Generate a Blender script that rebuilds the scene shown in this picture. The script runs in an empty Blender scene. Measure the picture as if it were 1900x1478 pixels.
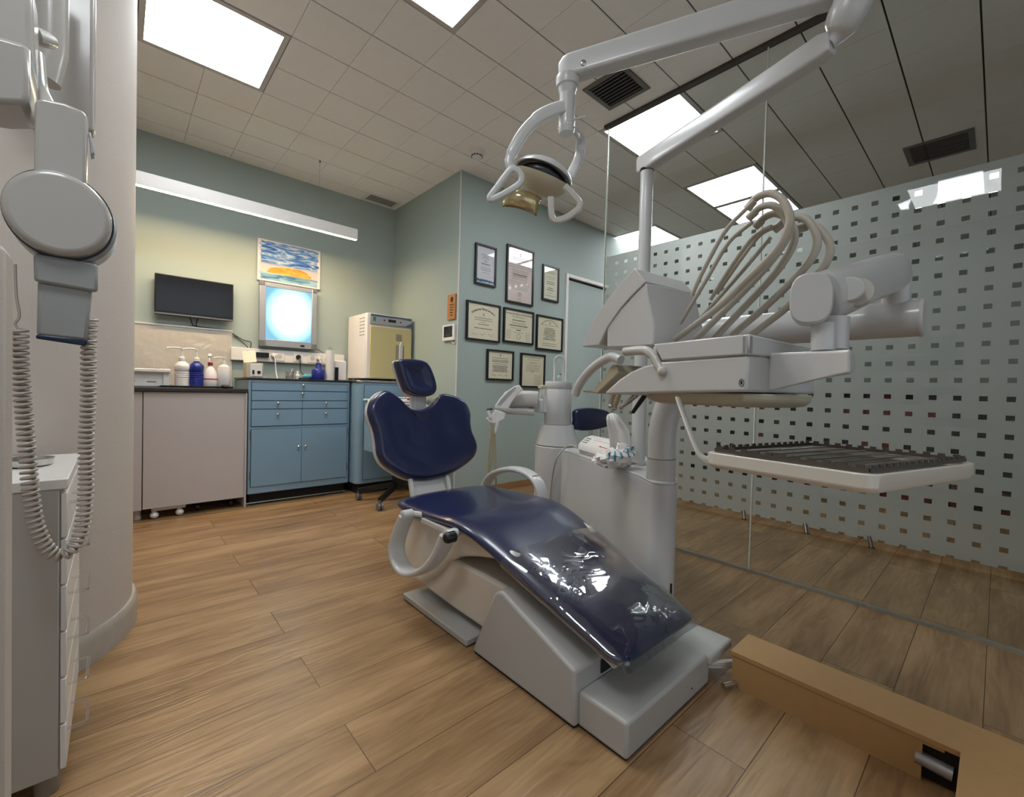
import bpy, bmesh, math, random
import numpy as np
from mathutils import Vector, Matrix
random.seed(7)
C = bpy.context.scene.collection
S = bpy.context.scene
PI = math.pi
H = 0.92                                   # eye height above the floor
# ------------------------------------------------------------------ camera, world, exposure
FPX, YAW, PIT, ROL = 814.695, 0.733131, 0.0205616, 0.0263494
def _basis():
    cy, sy, cp, sp = math.cos(YAW), math.sin(YAW), math.cos(PIT), math.sin(PIT)
    f = Vector((sy*cp, cy*cp, -sp)); r = Vector((cy, -sy, 0)); u = r.cross(f)
    cr, sr = math.cos(ROL), math.sin(ROL)
    return cr*r + sr*u, -sr*r + cr*u, f
RT, UP, FW = _basis()
cam = bpy.data.objects.new('camera', bpy.data.cameras.new('camera'))
C.objects.link(cam); S.camera = cam
cam.data.sensor_width = 36; cam.data.lens = FPX/1900*36
cam.data.clip_start = 0.02
m4 = Matrix.Identity(4)
for i in range(3):
    m4[i][0], m4[i][1], m4[i][2] = RT[i], UP[i], -FW[i]
m4[0][3], m4[1][3], m4[2][3] = 0, 0, H
cam.matrix_world = m4
S.view_settings.view_transform = 'Standard'; S.view_settings.look = 'None'
S.view_settings.gamma = 1; S.view_settings.use_curve_mapping = False
S.view_settings.exposure = 0.88
w = bpy.data.worlds.new('world'); S.world = w; w.use_nodes = True
w.node_tree.nodes['Background'].inputs[0].default_value = (0.52, 0.57, 0.63, 1)
w.node_tree.nodes['Background'].inputs[1].default_value = 0.62
PANEL = 10.5

# real positions measured from the photograph: a point of the picture on a known plane of the room
def ray(x, y):
    return (RT*((x-950)/FPX) + UP*((739-y)/FPX) + FW)
E0 = Vector((0, 0, H))
def PZ(x, y, z): d = ray(x, y); return E0 + d*((z-H)/d.z)
def PY(x, y, Y): d = ray(x, y); return E0 + d*(Y/d.y)
def PX(x, y, X): d = ray(x, y); return E0 + d*(X/d.x)
def PD(x, y, d): return E0 + ray(x, y)*d
def PN(x, y, p0, n):
    d = ray(x, y); n = Vector(n); return E0 + d*(((Vector(p0)-E0).dot(n))/d.dot(n))

# ------------------------------------------------------------------ materials
def lin(c):
    return tuple(((v/255)/12.92 if v/255 <= .04045 else ((v/255+.055)/1.055)**2.4) for v in c) + (1,)
MATS = {}
def mat(name, col, rough=.5, metal=0, coat=0, var=.04, scale=8, bump=0, bscale=60, spec=.5, emit=None, estr=0, alpha=None, sheen=0):
    if name in MATS: return MATS[name]
    m = bpy.data.materials.new(name); m.use_nodes = True
    nt = m.node_tree; b = nt.nodes['Principled BSDF']; L = nt.links
    c = lin(col)
    tc = nt.nodes.new('ShaderNodeTexCoord')
    nz = nt.nodes.new('ShaderNodeTexNoise'); nz.inputs['Scale'].default_value = scale; nz.inputs['Detail'].default_value = 5
    L.new(tc.outputs['Object'], nz.inputs['Vector'])
    mx = nt.nodes.new('ShaderNodeMix'); mx.data_type = 'RGBA'
    mx.inputs[6].default_value = tuple(v*(1-var) for v in c[:3]) + (1,)
    mx.inputs[7].default_value = tuple(min(1, v*(1+var)) for v in c[:3]) + (1,)
    L.new(nz.outputs[0], mx.inputs[0]); L.new(mx.outputs[2], b.inputs['Base Color'])
    b.inputs['Roughness'].default_value = rough; b.inputs['Metallic'].default_value = metal
    b.inputs['Coat Weight'].default_value = coat; b.inputs['Coat Roughness'].default_value = .1
    b.inputs['Specular IOR Level'].default_value = spec
    if bump:
        n2 = nt.nodes.new('ShaderNodeTexNoise'); n2.inputs['Scale'].default_value = bscale; n2.inputs['Detail'].default_value = 4
        L.new(tc.outputs['Object'], n2.inputs['Vector'])
        bp = nt.nodes.new('ShaderNodeBump'); bp.inputs['Strength'].default_value = bump; bp.inputs['Distance'].default_value = .01
        L.new(n2.outputs[0], bp.inputs['Height']); L.new(bp.outputs[0], b.inputs['Normal'])
    if emit:
        b.inputs['Emission Color'].default_value = lin(emit); b.inputs['Emission Strength'].default_value = estr
    MATS[name] = m
    return m
def glassy(name, tint, gloss=1.0, rough=.02, bump=0):
    m = bpy.data.materials.new(name); m.use_nodes = True; nt = m.node_tree; nt.nodes.clear(); L = nt.links
    out = nt.nodes.new('ShaderNodeOutputMaterial'); mx = nt.nodes.new('ShaderNodeMixShader')
    tr = nt.nodes.new('ShaderNodeBsdfTransparent'); tr.inputs[0].default_value = tint + (1,)
    gl = nt.nodes.new('ShaderNodeBsdfGlossy'); gl.inputs['Roughness'].default_value = rough
    lw = nt.nodes.new('ShaderNodeFresnel'); lw.inputs[0].default_value = 1.5
    ge = nt.nodes.new('ShaderNodeNewGeometry'); io = nt.nodes.new('ShaderNodeMapRange')
    io.inputs['To Min'].default_value = 1.5; io.inputs['To Max'].default_value = 1/1.5       # same reflectance on both faces of a pane
    L.new(ge.outputs['Backfacing'], io.inputs['Value']); L.new(io.outputs[0], lw.inputs[0])
    ml = nt.nodes.new('ShaderNodeMath'); ml.operation = 'MULTIPLY'; ml.inputs[1].default_value = gloss
    L.new(lw.outputs[0], ml.inputs[0]); L.new(ml.outputs[0], mx.inputs[0])
    if bump:
        tc = nt.nodes.new('ShaderNodeTexCoord'); nz = nt.nodes.new('ShaderNodeTexNoise'); nz.inputs['Scale'].default_value = 6
        nz.inputs['Detail'].default_value = 2; nz.inputs['Distortion'].default_value = 1.2; L.new(tc.outputs['Object'], nz.inputs['Vector'])
        bp = nt.nodes.new('ShaderNodeBump'); bp.inputs['Strength'].default_value = bump; bp.inputs['Distance'].default_value = .02
        L.new(nz.outputs[0], bp.inputs['Height']); L.new(bp.outputs[0], gl.inputs['Normal'])
    L.new(tr.outputs[0], mx.inputs[1]); L.new(gl.outputs[0], mx.inputs[2]); L.new(mx.outputs[0], out.inputs[0])
    MATS[name] = m; return m
def emitter(name, col, s):
    m = bpy.data.materials.new(name); m.use_nodes = True; nt = m.node_tree; nt.nodes.clear()
    out = nt.nodes.new('ShaderNodeOutputMaterial'); e = nt.nodes.new('ShaderNodeEmission')
    e.inputs[0].default_value = lin(col); e.inputs[1].default_value = s
    nt.links.new(e.outputs[0], out.inputs[0]); MATS[name] = m; return m
def floor_mat():
    m = bpy.data.materials.new('oak_laminate'); m.use_nodes = True; nt = m.node_tree; L = nt.links; b = nt.nodes['Principled BSDF']
    N = lambda t: nt.nodes.new(t)
    tc = N('ShaderNodeTexCoord'); mp = N('ShaderNodeMapping'); L.new(tc.outputs['Object'], mp.inputs[0])
    mp.inputs['Location'].default_value = (0.265, 0.083, 0)
    br = N('ShaderNodeTexBrick'); br.offset = .5; br.offset_frequency = 2; br.squash = 1
    br.inputs['Scale'].default_value = 1; br.inputs['Brick Width'].default_value = 1.38; br.inputs['Row Height'].default_value = .193
    br.inputs['Mortar Size'].default_value = .0011; br.inputs['Mortar Smooth'].default_value = .2; br.inputs['Bias'].default_value = 0
    br.inputs['Color1'].default_value = (0, 0, 0, 1); br.inputs['Color2'].default_value = (1, 1, 1, 1); br.inputs['Mortar'].default_value = (.5, .5, .5, 1)
    L.new(mp.outputs[0], br.inputs['Vector'])
    # per plank offset of the grain
    cm = N('ShaderNodeVectorMath'); cm.operation = 'MULTIPLY'; cm.inputs[1].default_value = (7.3, 3.1, 5.7)
    L.new(br.outputs['Color'], cm.inputs[0])
    ad = N('ShaderNodeVectorMath'); L.new(tc.outputs['Object'], ad.inputs[0]); L.new(cm.outputs[0], ad.inputs[1])
    st = N('ShaderNodeMapping'); st.inputs['Scale'].default_value = (1.3, 9, 1); L.new(ad.outputs[0], st.inputs[0])
    n1 = N('ShaderNodeTexNoise'); n1.inputs['Scale'].default_value = 1.4; n1.inputs['Detail'].default_value = 2; n1.inputs['Distortion'].default_value = .6
    L.new(st.outputs[0], n1.inputs['Vector'])
    ring = N('ShaderNodeMath'); ring.operation = 'MULTIPLY'; ring.inputs[1].default_value = 44; L.new(n1.outputs[0], ring.inputs[0])
    fr = N('ShaderNodeMath'); fr.operation = 'SINE'; L.new(ring.outputs[0], fr.inputs[0])
    st2 = N('ShaderNodeMapping'); st2.inputs['Scale'].default_value = (5, 95, 1); L.new(ad.outputs[0], st2.inputs[0])
    n2 = N('ShaderNodeTexNoise'); n2.inputs['Scale'].default_value = 1; n2.inputs['Detail'].default_value = 6; n2.inputs['Roughness'].default_value = .65
    L.new(st2.outputs[0], n2.inputs['Vector'])
    n3 = N('ShaderNodeTexNoise'); n3.inputs['Scale'].default_value = 1.2; n3.inputs['Detail'].default_value = 3; L.new(st.outputs[0], n3.inputs['Vector'])
    a1 = N('ShaderNodeMath'); a1.operation = 'MULTIPLY_ADD'; a1.inputs[1].default_value = .045; L.new(fr.outputs[0], a1.inputs[0]); L.new(n3.outputs[0], a1.inputs[2])
    a2 = N('ShaderNodeMath'); a2.operation = 'MULTIPLY_ADD'; a2.inputs[1].default_value = .42; L.new(n2.outputs[0], a2.inputs[0]); L.new(a1.outputs[0], a2.inputs[2])
    bw = N('ShaderNodeSeparateColor'); L.new(br.outputs['Color'], bw.inputs[0])
    a3 = N('ShaderNodeMath'); a3.operation = 'MULTIPLY_ADD'; a3.inputs[1].default_value = .10; L.new(bw.outputs[0], a3.inputs[0]); L.new(a2.outputs[0], a3.inputs[2])
    cr = N('ShaderNodeValToRGB'); L.new(a3.outputs[0], cr.inputs[0])
    cr.color_ramp.elements[0].position = .38; cr.color_ramp.elements[0].color = lin((108, 80, 54))
    cr.color_ramp.elements[1].position = 1.0; cr.color_ramp.elements[1].color = lin((170, 138, 100))
    e = cr.color_ramp.elements.new(.78); e.color = lin((149, 118, 83))
    mx = N('ShaderNodeMix'); mx.data_type = 'RGBA'; mx.inputs[7].default_value = lin((70, 50, 32))
    L.new(cr.outputs[0], mx.inputs[6]); L.new(br.outputs['Fac'], mx.inputs[0]); L.new(mx.outputs[2], b.inputs['Base Color'])
    b.inputs['Roughness'].default_value = .26; b.inputs['Specular IOR Level'].default_value = .45
    bp = N('ShaderNodeBump'); bp.inputs['Strength'].default_value = .22; bp.inputs['Distance'].default_value = .004
    h1 = N('ShaderNodeMath'); h1.operation = 'MULTIPLY_ADD'; h1.inputs[1].default_value = .35; L.new(fr.outputs[0], h1.inputs[0]); L.new(n2.outputs[0], h1.inputs[2])
    h2 = N('ShaderNodeMath'); h2.operation = 'MULTIPLY_ADD'; h2.inputs[1].default_value = -3; L.new(br.outputs['Fac'], h2.inputs[0]); L.new(h1.outputs[0], h2.inputs[2])
    L.new(h2.outputs[0], bp.inputs['Height']); L.new(bp.outputs[0], b.inputs['Normal'])
    MATS['floor'] = m; return m
def film_mat():
    """frosted film with a grid of clear squares, 100 mm apart"""
    m = bpy.data.materials.new('frosted_film'); m.use_nodes = True; nt = m.node_tree; nt.nodes.clear(); L = nt.links
    N = lambda t: nt.nodes.new(t)
    tc = N('ShaderNodeTexCoord'); sx = N('ShaderNodeSeparateXYZ'); L.new(tc.outputs['Object'], sx.inputs[0])
    def sq(o, ph, half):
        a = N('ShaderNodeMath'); a.operation = 'ADD'; a.inputs[1].default_value = ph; L.new(o, a.inputs[0])
        d = N('ShaderNodeMath'); d.operation = 'DIVIDE'; d.inputs[1].default_value = .1; L.new(a.outputs[0], d.inputs[0])
        f = N('ShaderNodeMath'); f.operation = 'FRACT'; L.new(d.outputs[0], f.inputs[0])
        s = N('ShaderNodeMath'); s.operation = 'SUBTRACT'; s.inputs[1].default_value = .5; L.new(f.outputs[0], s.inputs[0])
        ab = N('ShaderNodeMath'); ab.operation = 'ABSOLUTE'; L.new(s.outputs[0], ab.inputs[0])
        lt = N('ShaderNodeMath'); lt.operation = 'LESS_THAN'; lt.inputs[1].default_value = half; L.new(ab.outputs[0], lt.inputs[0])
        return lt.outputs[0]
    # object origin of the film is the world origin of its thing: see build()
    a = sq(sx.outputs[1], FILM_PH[0], .165); c = sq(sx.outputs[2], FILM_PH[1], .14)
    mu = N('ShaderNodeMath'); mu.operation = 'MULTIPLY'; L.new(a, mu.inputs[0]); L.new(c, mu.inputs[1])
    df = N('ShaderNodeBsdfDiffuse'); df.inputs[0].default_value = lin((204, 206, 203))
    tl = N('ShaderNodeBsdfTranslucent'); tl.inputs[0].default_value = lin((190, 195, 192))
    m1 = N('ShaderNodeMixShader'); m1.inputs[0].default_value = .35; L.new(df.outputs[0], m1.inputs[1]); L.new(tl.outputs[0], m1.inputs[2])
    tr = N('ShaderNodeBsdfTransparent'); tr.inputs[0].default_value = (.9, .92, .9, 1)
    m2 = N('ShaderNodeMixShader'); m2.inputs[0].default_value = .07; L.new(m1.outputs[0], m2.inputs[1]); L.new(tr.outputs[0], m2.inputs[2])
    tr2 = N('ShaderNodeBsdfTransparent'); tr2.inputs[0].default_value = (.85, .88, .85, 1)
    m3 = N('ShaderNodeMixShader'); L.new(mu.outputs[0], m3.inputs[0]); L.new(m2.outputs[0], m3.inputs[1]); L.new(tr2.outputs[0], m3.inputs[2])
    o = N('ShaderNodeOutputMaterial'); L.new(m3.outputs[0], o.inputs[0]); MATS['film'] = m; return m
def painting_mat():
    m = bpy.data.materials.new('watercolour'); m.use_nodes = True; nt = m.node_tree; L = nt.links; b = nt.nodes['Principled BSDF']
    N = lambda t: nt.nodes.new(t)
    tc = N('ShaderNodeTexCoord'); sx = N('ShaderNodeSeparateXYZ'); L.new(tc.outputs['Generated'], sx.inputs[0])
    mp = N('ShaderNodeMapping'); mp.inputs['Scale'].default_value = (2.2, 1, 9); mp.inputs['Rotation'].default_value = (0, .25, 0); L.new(tc.outputs['Generated'], mp.inputs[0])
    n = N('ShaderNodeTexNoise'); n.inputs['Scale'].default_value = 1.6; n.inputs['Detail'].default_value = 7; n.inputs['Distortion'].default_value = 1.0; L.new(mp.outputs[0], n.inputs['Vector'])
    cr = N('ShaderNodeValToRGB'); L.new(n.outputs[0], cr.inputs[0])
    els = [(0.3, (38, 74, 140)), (.45, (74, 122, 186)), (.52, (120, 158, 196)), (.58, (196, 204, 208)), (.66, (96, 140, 190))]
    cr.color_ramp.elements[0].position, cr.color_ramp.elements[0].color = els[0][0], lin(els[0][1])
    cr.color_ramp.elements[1].position, cr.color_ramp.elements[1].color = els[4][0], lin(els[4][1])
    for p, c in els[1:4]: e = cr.color_ramp.elements.new(p); e.color = lin(c)
    cr2 = N('ShaderNodeValToRGB'); L.new(n.outputs[0], cr2.inputs[0])
    cr2.color_ramp.elements[0].position = .35; cr2.color_ramp.elements[0].color = lin((52, 110, 146)); cr2.color_ramp.elements[1].position = .62; cr2.color_ramp.elements[1].color = lin((150, 184, 196))
    cr3 = N('ShaderNodeValToRGB'); L.new(n.outputs[0], cr3.inputs[0])
    cr3.color_ramp.elements[0].position = .35; cr3.color_ramp.elements[0].color = lin((206, 130, 44)); cr3.color_ramp.elements[1].position = .6; cr3.color_ramp.elements[1].color = lin((244, 176, 76))
    def M(op, a, c=None, v=None):
        x = N('ShaderNodeMath'); x.operation = op; L.new(a, x.inputs[0])
        if c is not None: L.new(c, x.inputs[1])
        if v is not None: x.inputs[1].default_value = v
        return x.outputs[0]
    def step(a, e, soft=60):
        s = M('SUBTRACT', a, v=e); s = M('MULTIPLY', s, v=soft); s = M('ADD', s, v=.5); x = N('ShaderNodeClamp'); L.new(s, x.inputs[0]); return x.outputs[0]
    wob = M('MULTIPLY', M('SUBTRACT', n.outputs[0], v=.5), v=.12)
    X, Z = M('ADD', sx.outputs[0], wob), M('ADD', sx.outputs[2], wob)
    def mix(f, a, c, cc=None):
        x = N('ShaderNodeMix'); x.data_type = 'RGBA'; L.new(f, x.inputs[0])
        if cc is None: L.new(c, x.inputs[7])
        else: x.inputs[7].default_value = lin(cc)
        if isinstance(a, tuple): x.inputs[6].default_value = lin(a)
        else: L.new(a, x.inputs[6])
        return x.outputs[2]
    low = step(sx.outputs[2], .21); below = M('SUBTRACT', low, v=1); below = M('MULTIPLY', below, v=-1)
    pale = M('MULTIPLY', step(Z, .42, 14), v=-1); pale = M('ADD', pale, v=1)
    col = mix(pale, cr.outputs[0], None, (206, 190, 186))
    dx = M('DIVIDE', M('SUBTRACT', sx.outputs[0], v=.5), v=.36); dz = M('DIVIDE', M('SUBTRACT', Z, v=.2), v=.22)
    r = M('ADD', M('POWER', M('ABSOLUTE', dx), v=2), M('POWER', M('ABSOLUTE', dz), v=2))
    sun = M('MULTIPLY', step(M('MULTIPLY', r, v=-1), -1, 12), low)
    col = mix(sun, col, cr3.outputs[0]); col = mix(below, col, cr2.outputs[0])
    ex = M('ABSOLUTE', M('SUBTRACT', X, v=.5)); ez = M('ABSOLUTE', M('SUBTRACT', Z, v=.5))
    ins = M('MULTIPLY', step(M('MULTIPLY', ex, v=-1), -.46, 80), step(M('MULTIPLY', ez, v=-1), -.465, 80))
    x = N('ShaderNodeMix'); x.data_type = 'RGBA'; L.new(ins, x.inputs[0]); x.inputs[6].default_value = lin((214, 208, 208)); L.new(col, x.inputs[7])
    L.new(x.outputs[2], b.inputs['Base Color']); b.inputs['Roughness'].default_value = .8
    MATS['painting'] = m; return m
def glow_mat():
    m = bpy.data.materials.new('light_box_glow'); m.use_nodes = True; nt = m.node_tree; nt.nodes.clear(); L = nt.links
    N = lambda t: nt.nodes.new(t)
    tc = N('ShaderNodeTexCoord'); mp = N('ShaderNodeMapping'); mp.inputs['Location'].default_value = (-.55, 0, -.52); L.new(tc.outputs['Generated'], mp.inputs[0])
    mp.vector_type = 'POINT'
    s = N('ShaderNodeVectorMath'); s.operation = 'MULTIPLY'; s.inputs[1].default_value = (1, 0, 1); L.new(mp.outputs[0], s.inputs[0])
    ln = N('ShaderNodeVectorMath'); ln.operation = 'LENGTH'; L.new(s.outputs[0], ln.inputs[0])
    cr = N('ShaderNodeValToRGB'); L.new(ln.outputs['Value'], cr.inputs[0])
    cr.color_ramp.elements[0].position = .05; cr.color_ramp.elements[0].color = (1.0, 1.0, 1.0, 1)
    e_ = cr.color_ramp.elements.new(.34); e_.color = (.20, .33, .38, 1)
    cr.color_ramp.elements[-1].position = .6; cr.color_ramp.elements[-1].color = (.05, .11, .145, 1)
    e = N('ShaderNodeEmission'); e.inputs[1].default_value = 3.2; L.new(cr.outputs[0], e.inputs[0])
    o = N('ShaderNodeOutputMaterial'); L.new(e.outputs[0], o.inputs[0]); MATS['glow'] = m; return m
FILM_PH = (0, 0)

# ------------------------------------------------------------------ mesh helpers
class M:
    def __init__(s): s.v = []; s.f = []
    def add(s, vs, fs):
        o = len(s.v); s.v += [Vector(v) for v in vs]; s.f += [tuple(i+o for i in f) for f in fs]; return s
    def box(s, x0, x1, y0, y1, z0, z1):
        return s.add([(x, y, z) for x in (x0, x1) for y in (y0, y1) for z in (z0, z1)],
                     [(0, 1, 3, 2), (4, 6, 7, 5), (0, 4, 5, 1), (2, 3, 7, 6), (0, 2, 6, 4), (1, 5, 7, 3)])
    def obox(s, o, a, b, c):           # box from corner o with edge vectors a b c
        o, a, b, c = map(Vector, (o, a, b, c))
        return s.add([o, o+c, o+b, o+b+c, o+a, o+a+c, o+a+b, o+a+b+c],
                     [(0, 1, 3, 2), (4, 6, 7, 5), (0, 4, 5, 1), (2, 3, 7, 6), (0, 2, 6, 4), (1, 5, 7, 3)])
    def prism(s, poly, d):
        n = len(poly); d = Vector(d); p = [Vector(q) for q in poly]
        return s.add(p + [q+d for q in p], [tuple(range(n-1, -1, -1)), tuple(range(n, 2*n))] + [(i, (i+1) % n, n+(i+1) % n, n+i) for i in range(n)])
    def loft(s, rings, caps=True, closed=False):
        n = len(rings[0]); o = len(s.v)
        for r in rings: s.v += [Vector(q) for q in r]
        k = len(rings)
        for j in range(k if closed else k-1):
            for i in range(n):
                a, b = o+j*n, o+((j+1) % k)*n
                s.f.append((a+i, a+(i+1) % n, b+(i+1) % n, b+i))
        if caps and not closed:
            s.f.append(tuple(range(o+n-1, o-1, -1))); s.f.append(tuple(range(o+(k-1)*n, o+k*n)))
        return s
    def tube(s, pts, r, seg=12, caps=True, sec=None, up=None, closed=False):
        """sweep a round (or sec=(a,b,exponent)) section along pts; r number or list"""
        P = [Vector(p) for p in pts]; n = len(P)
        R = r if isinstance(r, (list, tuple)) else [r]*n
        T = []
        for i in range(n):
            a = P[i-1] if (i or closed) else P[i]; b = P[(i+1) % n] if (i < n-1 or closed) else P[i]
            T.append((b-a).normalized())
        if up is None:
            up = Vector((0, 0, 1)) if abs(T[0].z) < .9 else Vector((1, 0, 0))
        N0 = Vector(up); N0 = (N0 - T[0]*N0.dot(T[0])).normalized(); fixed = Vector(up)
        rings = []
        for i in range(n):
            if sec: Q = fixed - T[i]*fixed.dot(T[i]); N0 = Q.normalized() if Q.length > .05 else (N0-T[i]*N0.dot(T[i])).normalized()
            else: N0 = (N0-T[i]*N0.dot(T[i])).normalized()
            B = T[i].cross(N0); ring = []
            for k in range(seg):
                t = 2*PI*k/seg; c, sn = math.cos(t), math.sin(t)
                if sec:
                    e = 2/sec[2]; c = math.copysign(abs(c)**e, c)*sec[0]; sn = math.copysign(abs(sn)**e, sn)*sec[1]
                ring.append(P[i]+(N0*c+B*sn)*R[i])
            rings.append(ring)
        return s.loft(rings, caps, closed)
    def lathe(s, base, prof, seg=24, axis=(0, 0, 1), sx=1.0):
        a = Vector(axis).normalized(); q = a.to_track_quat('Z', 'Y'); base = Vector(base)
        rings = []
        for r, z in prof:
            rings.append([base + q @ Vector((max(r, 1e-4)*math.cos(2*PI*k/seg)*sx, max(r, 1e-4)*math.sin(2*PI*k/seg), z)) for k in range(seg)])
        return s.loft(rings)
    def ball(s, c, rx, ry=None, rz=None, seg=18, rot=None):
        ry = ry or rx; rz = rz or rx; c = Vector(c); rings = []
        for j in range(1, seg//2):
            t = PI*j/(seg//2)
            ring = []
            for k in range(seg):
                p = Vector((rx*math.sin(t)*math.cos(2*PI*k/seg), ry*math.sin(t)*math.sin(2*PI*k/seg), -rz*math.cos(t)))
                ring.append(c + (rot @ p if rot else p))
            rings.append(ring)
        return s.loft(rings)
def sm(pts, n=6, closed=False):
    """Catmull-Rom smoothing of a poly line"""
    P = [Vector(p) for p in pts]; out = []; k = len(P)
    for i in range(k if closed else k-1):
        if closed: a, b, c, d = P[i-1], P[i], P[(i+1) % k], P[(i+2) % k]
        else: a, b, c, d = P[max(i-1, 0)], P[i], P[i+1], P[min(i+2, k-1)]
        for j in range(n):
            t = j/n
            out.append(.5*((2*b)+(c-a)*t+(2*a-5*b+4*c-d)*t*t+(3*b-a-3*c+d)*t**3))
    if not closed: out.append(P[-1])
    return out
def build(name, m, material, parent=None, bevel=0, smooth=True, ang=38, segs=2, label=None, solid=0, sub=0):
    o0 = Vector((0, 0, 0)); q = parent
    while q is not None: o0 += Vector(q.location); q = q.parent
    me = bpy.data.meshes.new(name)
    if parent is None and m.v:
        xs = [v.x for v in m.v]; ys = [v.y for v in m.v]; zs = [v.z for v in m.v]
        loc = Vector(((min(xs)+max(xs))/2, (min(ys)+max(ys))/2, min(zs)))
    else: loc = Vector((0, 0, 0))
    me.from_pydata([tuple(v-o0-loc) for v in m.v], [], m.f)
    bm = bmesh.new(); bm.from_mesh(me); bmesh.ops.recalc_face_normals(bm, faces=bm.faces); bm.to_mesh(me); bm.free()
    me.materials.append(MATS[material] if isinstance(material, str) else material)
    if smooth:
        me.polygons.foreach_set('use_smooth', [True]*len(me.polygons))
        if not sub: me.set_sharp_from_angle(angle=math.radians(ang))
    o = bpy.data.objects.new(name, me); C.objects.link(o); o.location = loc
    if parent is not None: o.parent = parent
    if bevel:
        b = o.modifiers.new('bevel', 'BEVEL'); b.width = bevel; b.segments = segs; b.limit_method = 'ANGLE'; b.angle_limit = math.radians(35)
        b.harden_normals = False
    if solid:
        b = o.modifiers.new('solid', 'SOLIDIFY'); b.thickness = solid; b.offset = 0
    if sub:
        b = o.modifiers.new('sub', 'SUBSURF'); b.levels = sub; b.render_levels = sub
    if label: o['label'] = label
    return o
def tag(o, label, cat, group=None):
    o['label'] = label; o['category'] = cat
    if group: o['group'] = group
    return o
def thing(name, label, cat, loc, group=None):
    o = bpy.data.objects.new(name, None); C.objects.link(o); o.location = loc; o.empty_display_size = .05
    return tag(o, label, cat, group)
def struct(name, m, material, bevel=0, parent=None):
    o = build(name, m, material, parent, bevel)
    if parent is None: o['kind'] = 'structure'
    return o
def text_mesh(txt, size, mtx, font_bold=0.0):
    cu = bpy.data.curves.new('t', 'FONT'); cu.body = txt; cu.size = size; cu.align_x = 'CENTER'; cu.offset = font_bold
    cu.resolution_u = 2
    ob = bpy.data.objects.new('t', cu); C.objects.link(ob)
    dg = bpy.context.evaluated_depsgraph_get(); me = ob.evaluated_get(dg).to_mesh()
    m = M(); m.add([mtx @ v.co for v in me.vertices], [tuple(p.vertices) for p in me.polygons])
    ob.evaluated_get(dg).to_mesh_clear(); C.objects.unlink(ob); bpy.data.objects.remove(ob); bpy.data.curves.remove(cu)
    return m
#@@PART2
# ------------------------------------------------------------------ materials of the place
FILM_PH = (.05, .013)
floor_mat(); film_mat(); painting_mat(); glow_mat()
mat('wall', (158, 171, 165), .75, var=.03, scale=3, bump=.08, bscale=140)
mat('ceiling', (238, 235, 231), .85, var=.03, scale=20, bump=.1, bscale=250)
mat('gap', (60, 56, 52), .9)
mat('wall_far', (128, 140, 132), .8)
mat('column', (196, 186, 176), .7, bump=.1, bscale=160)
mat('white_wall', (205, 200, 194), .6)
mat('skirting_grey', (176, 168, 158), .5, var=.12, scale=30)
mat('wood_trim', (150, 112, 74), .45, var=.1, scale=25)
mat('dark_track', (62, 50, 44), .5)
mat('panel_frame', (190, 184, 178), .45)
mat('white', (222, 219, 214), .3)
mat('cabinet_side', (172, 168, 160), .5)
mat('plastic', (194, 194, 192), .28, coat=.2, var=.03)
mat('plastic_warm', (192, 189, 181), .32, coat=.15, var=.05, scale=14)
mat('ivory', (184, 175, 152), .4, var=.08, scale=12)
mat('base_grey', (174, 173, 169), .42, var=.06, scale=220, bump=.05, bscale=260)
mat('cream_shell', (212, 206, 194), .3, coat=.3, var=.05, scale=6)
mat('navy', (20, 28, 66), .28, coat=.4, var=.1, bump=.06, bscale=240)
mat('blue_paint', (126, 156, 176), .4, var=.04)
mat('blue_gap', (34, 48, 60), .7)
mat('cab_grey', (188, 180, 176), .5, var=.02)
mat('worktop', (44, 38, 36), .35)
mat('steel', (200, 198, 194), .25, metal=1)
mat('steel_dark', (120, 112, 106), .35, metal=1)
mat('black', (14, 14, 16), .35)
mat('black_matte', (24, 23, 23), .8)
mat('screen', (16, 18, 24), .12, coat=.5)
mat('silver', (176, 178, 182), .35, metal=.6)
mat('silver_dark', (120, 122, 126), .4, metal=.5)
mat('paper_cream', (234, 222, 198), .7, var=.02)
mat('paper_pink', (224, 204, 200), .7, var=.02)
mat('paper_white', (222, 218, 228), .7, var=.02)
mat('paper_pale', (226, 222, 200), .7, var=.02)
mat('ink', (48, 42, 36), .8)
mat('ink_soft', (118, 106, 90), .8)
mat('ink_blue', (70, 110, 140), .7)
mat('wood_plate', (172, 116, 62), .5, var=.2, scale=30)
mat('wood_box', (176, 138, 90), .5, var=.08, scale=30)
mat('splash', (190, 184, 172), .25, var=.05, scale=4, bump=.9, bscale=7)
mat('bottle_white', (226, 220, 216), .4)
mat('bottle_blue', (28, 42, 128), .3)
mat('red', (168, 32, 36), .4)
mat('green', (40, 130, 60), .4)
mat('hose', (172, 164, 150), .45, var=.04)
mat('hose_yellow', (164, 150, 116), .5)
mat('ster_door', (196, 182, 132), .4, var=.03)
mat('ster_body', (224, 220, 216), .35)
mat('bag_teal', (70, 150, 170), .5)
mat('cord_grey', (176, 168, 158), .4)
mat('xray_grey', (178, 174, 167), .25, coat=.3)
mat('xray_cone', (150, 152, 150), .35)
mat('dark_blue', (30, 44, 74), .3)
mat('blue_panel', (70, 86, 118), .35)
mat('shelf_dark', (40, 36, 34), .6)
mat('box_red', (140, 44, 34), .5)
mat('rust', (140, 132, 118), .5, var=.25, scale=40)
glassy('glass', (.88, .895, .88), .9)
glassy('glass_clear', (.97, .98, .97), .9)
glassy('clear_plastic', (.93, .93, .94), 3.4, .03)
glassy('wrinkled_plastic', (.90, .91, .93), 3.4, .03, .4)
mat('glass_edge', (206, 208, 198), .3)
mat('amber', (206, 192, 150), .15, metal=.7, var=.3, scale=25)

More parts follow.
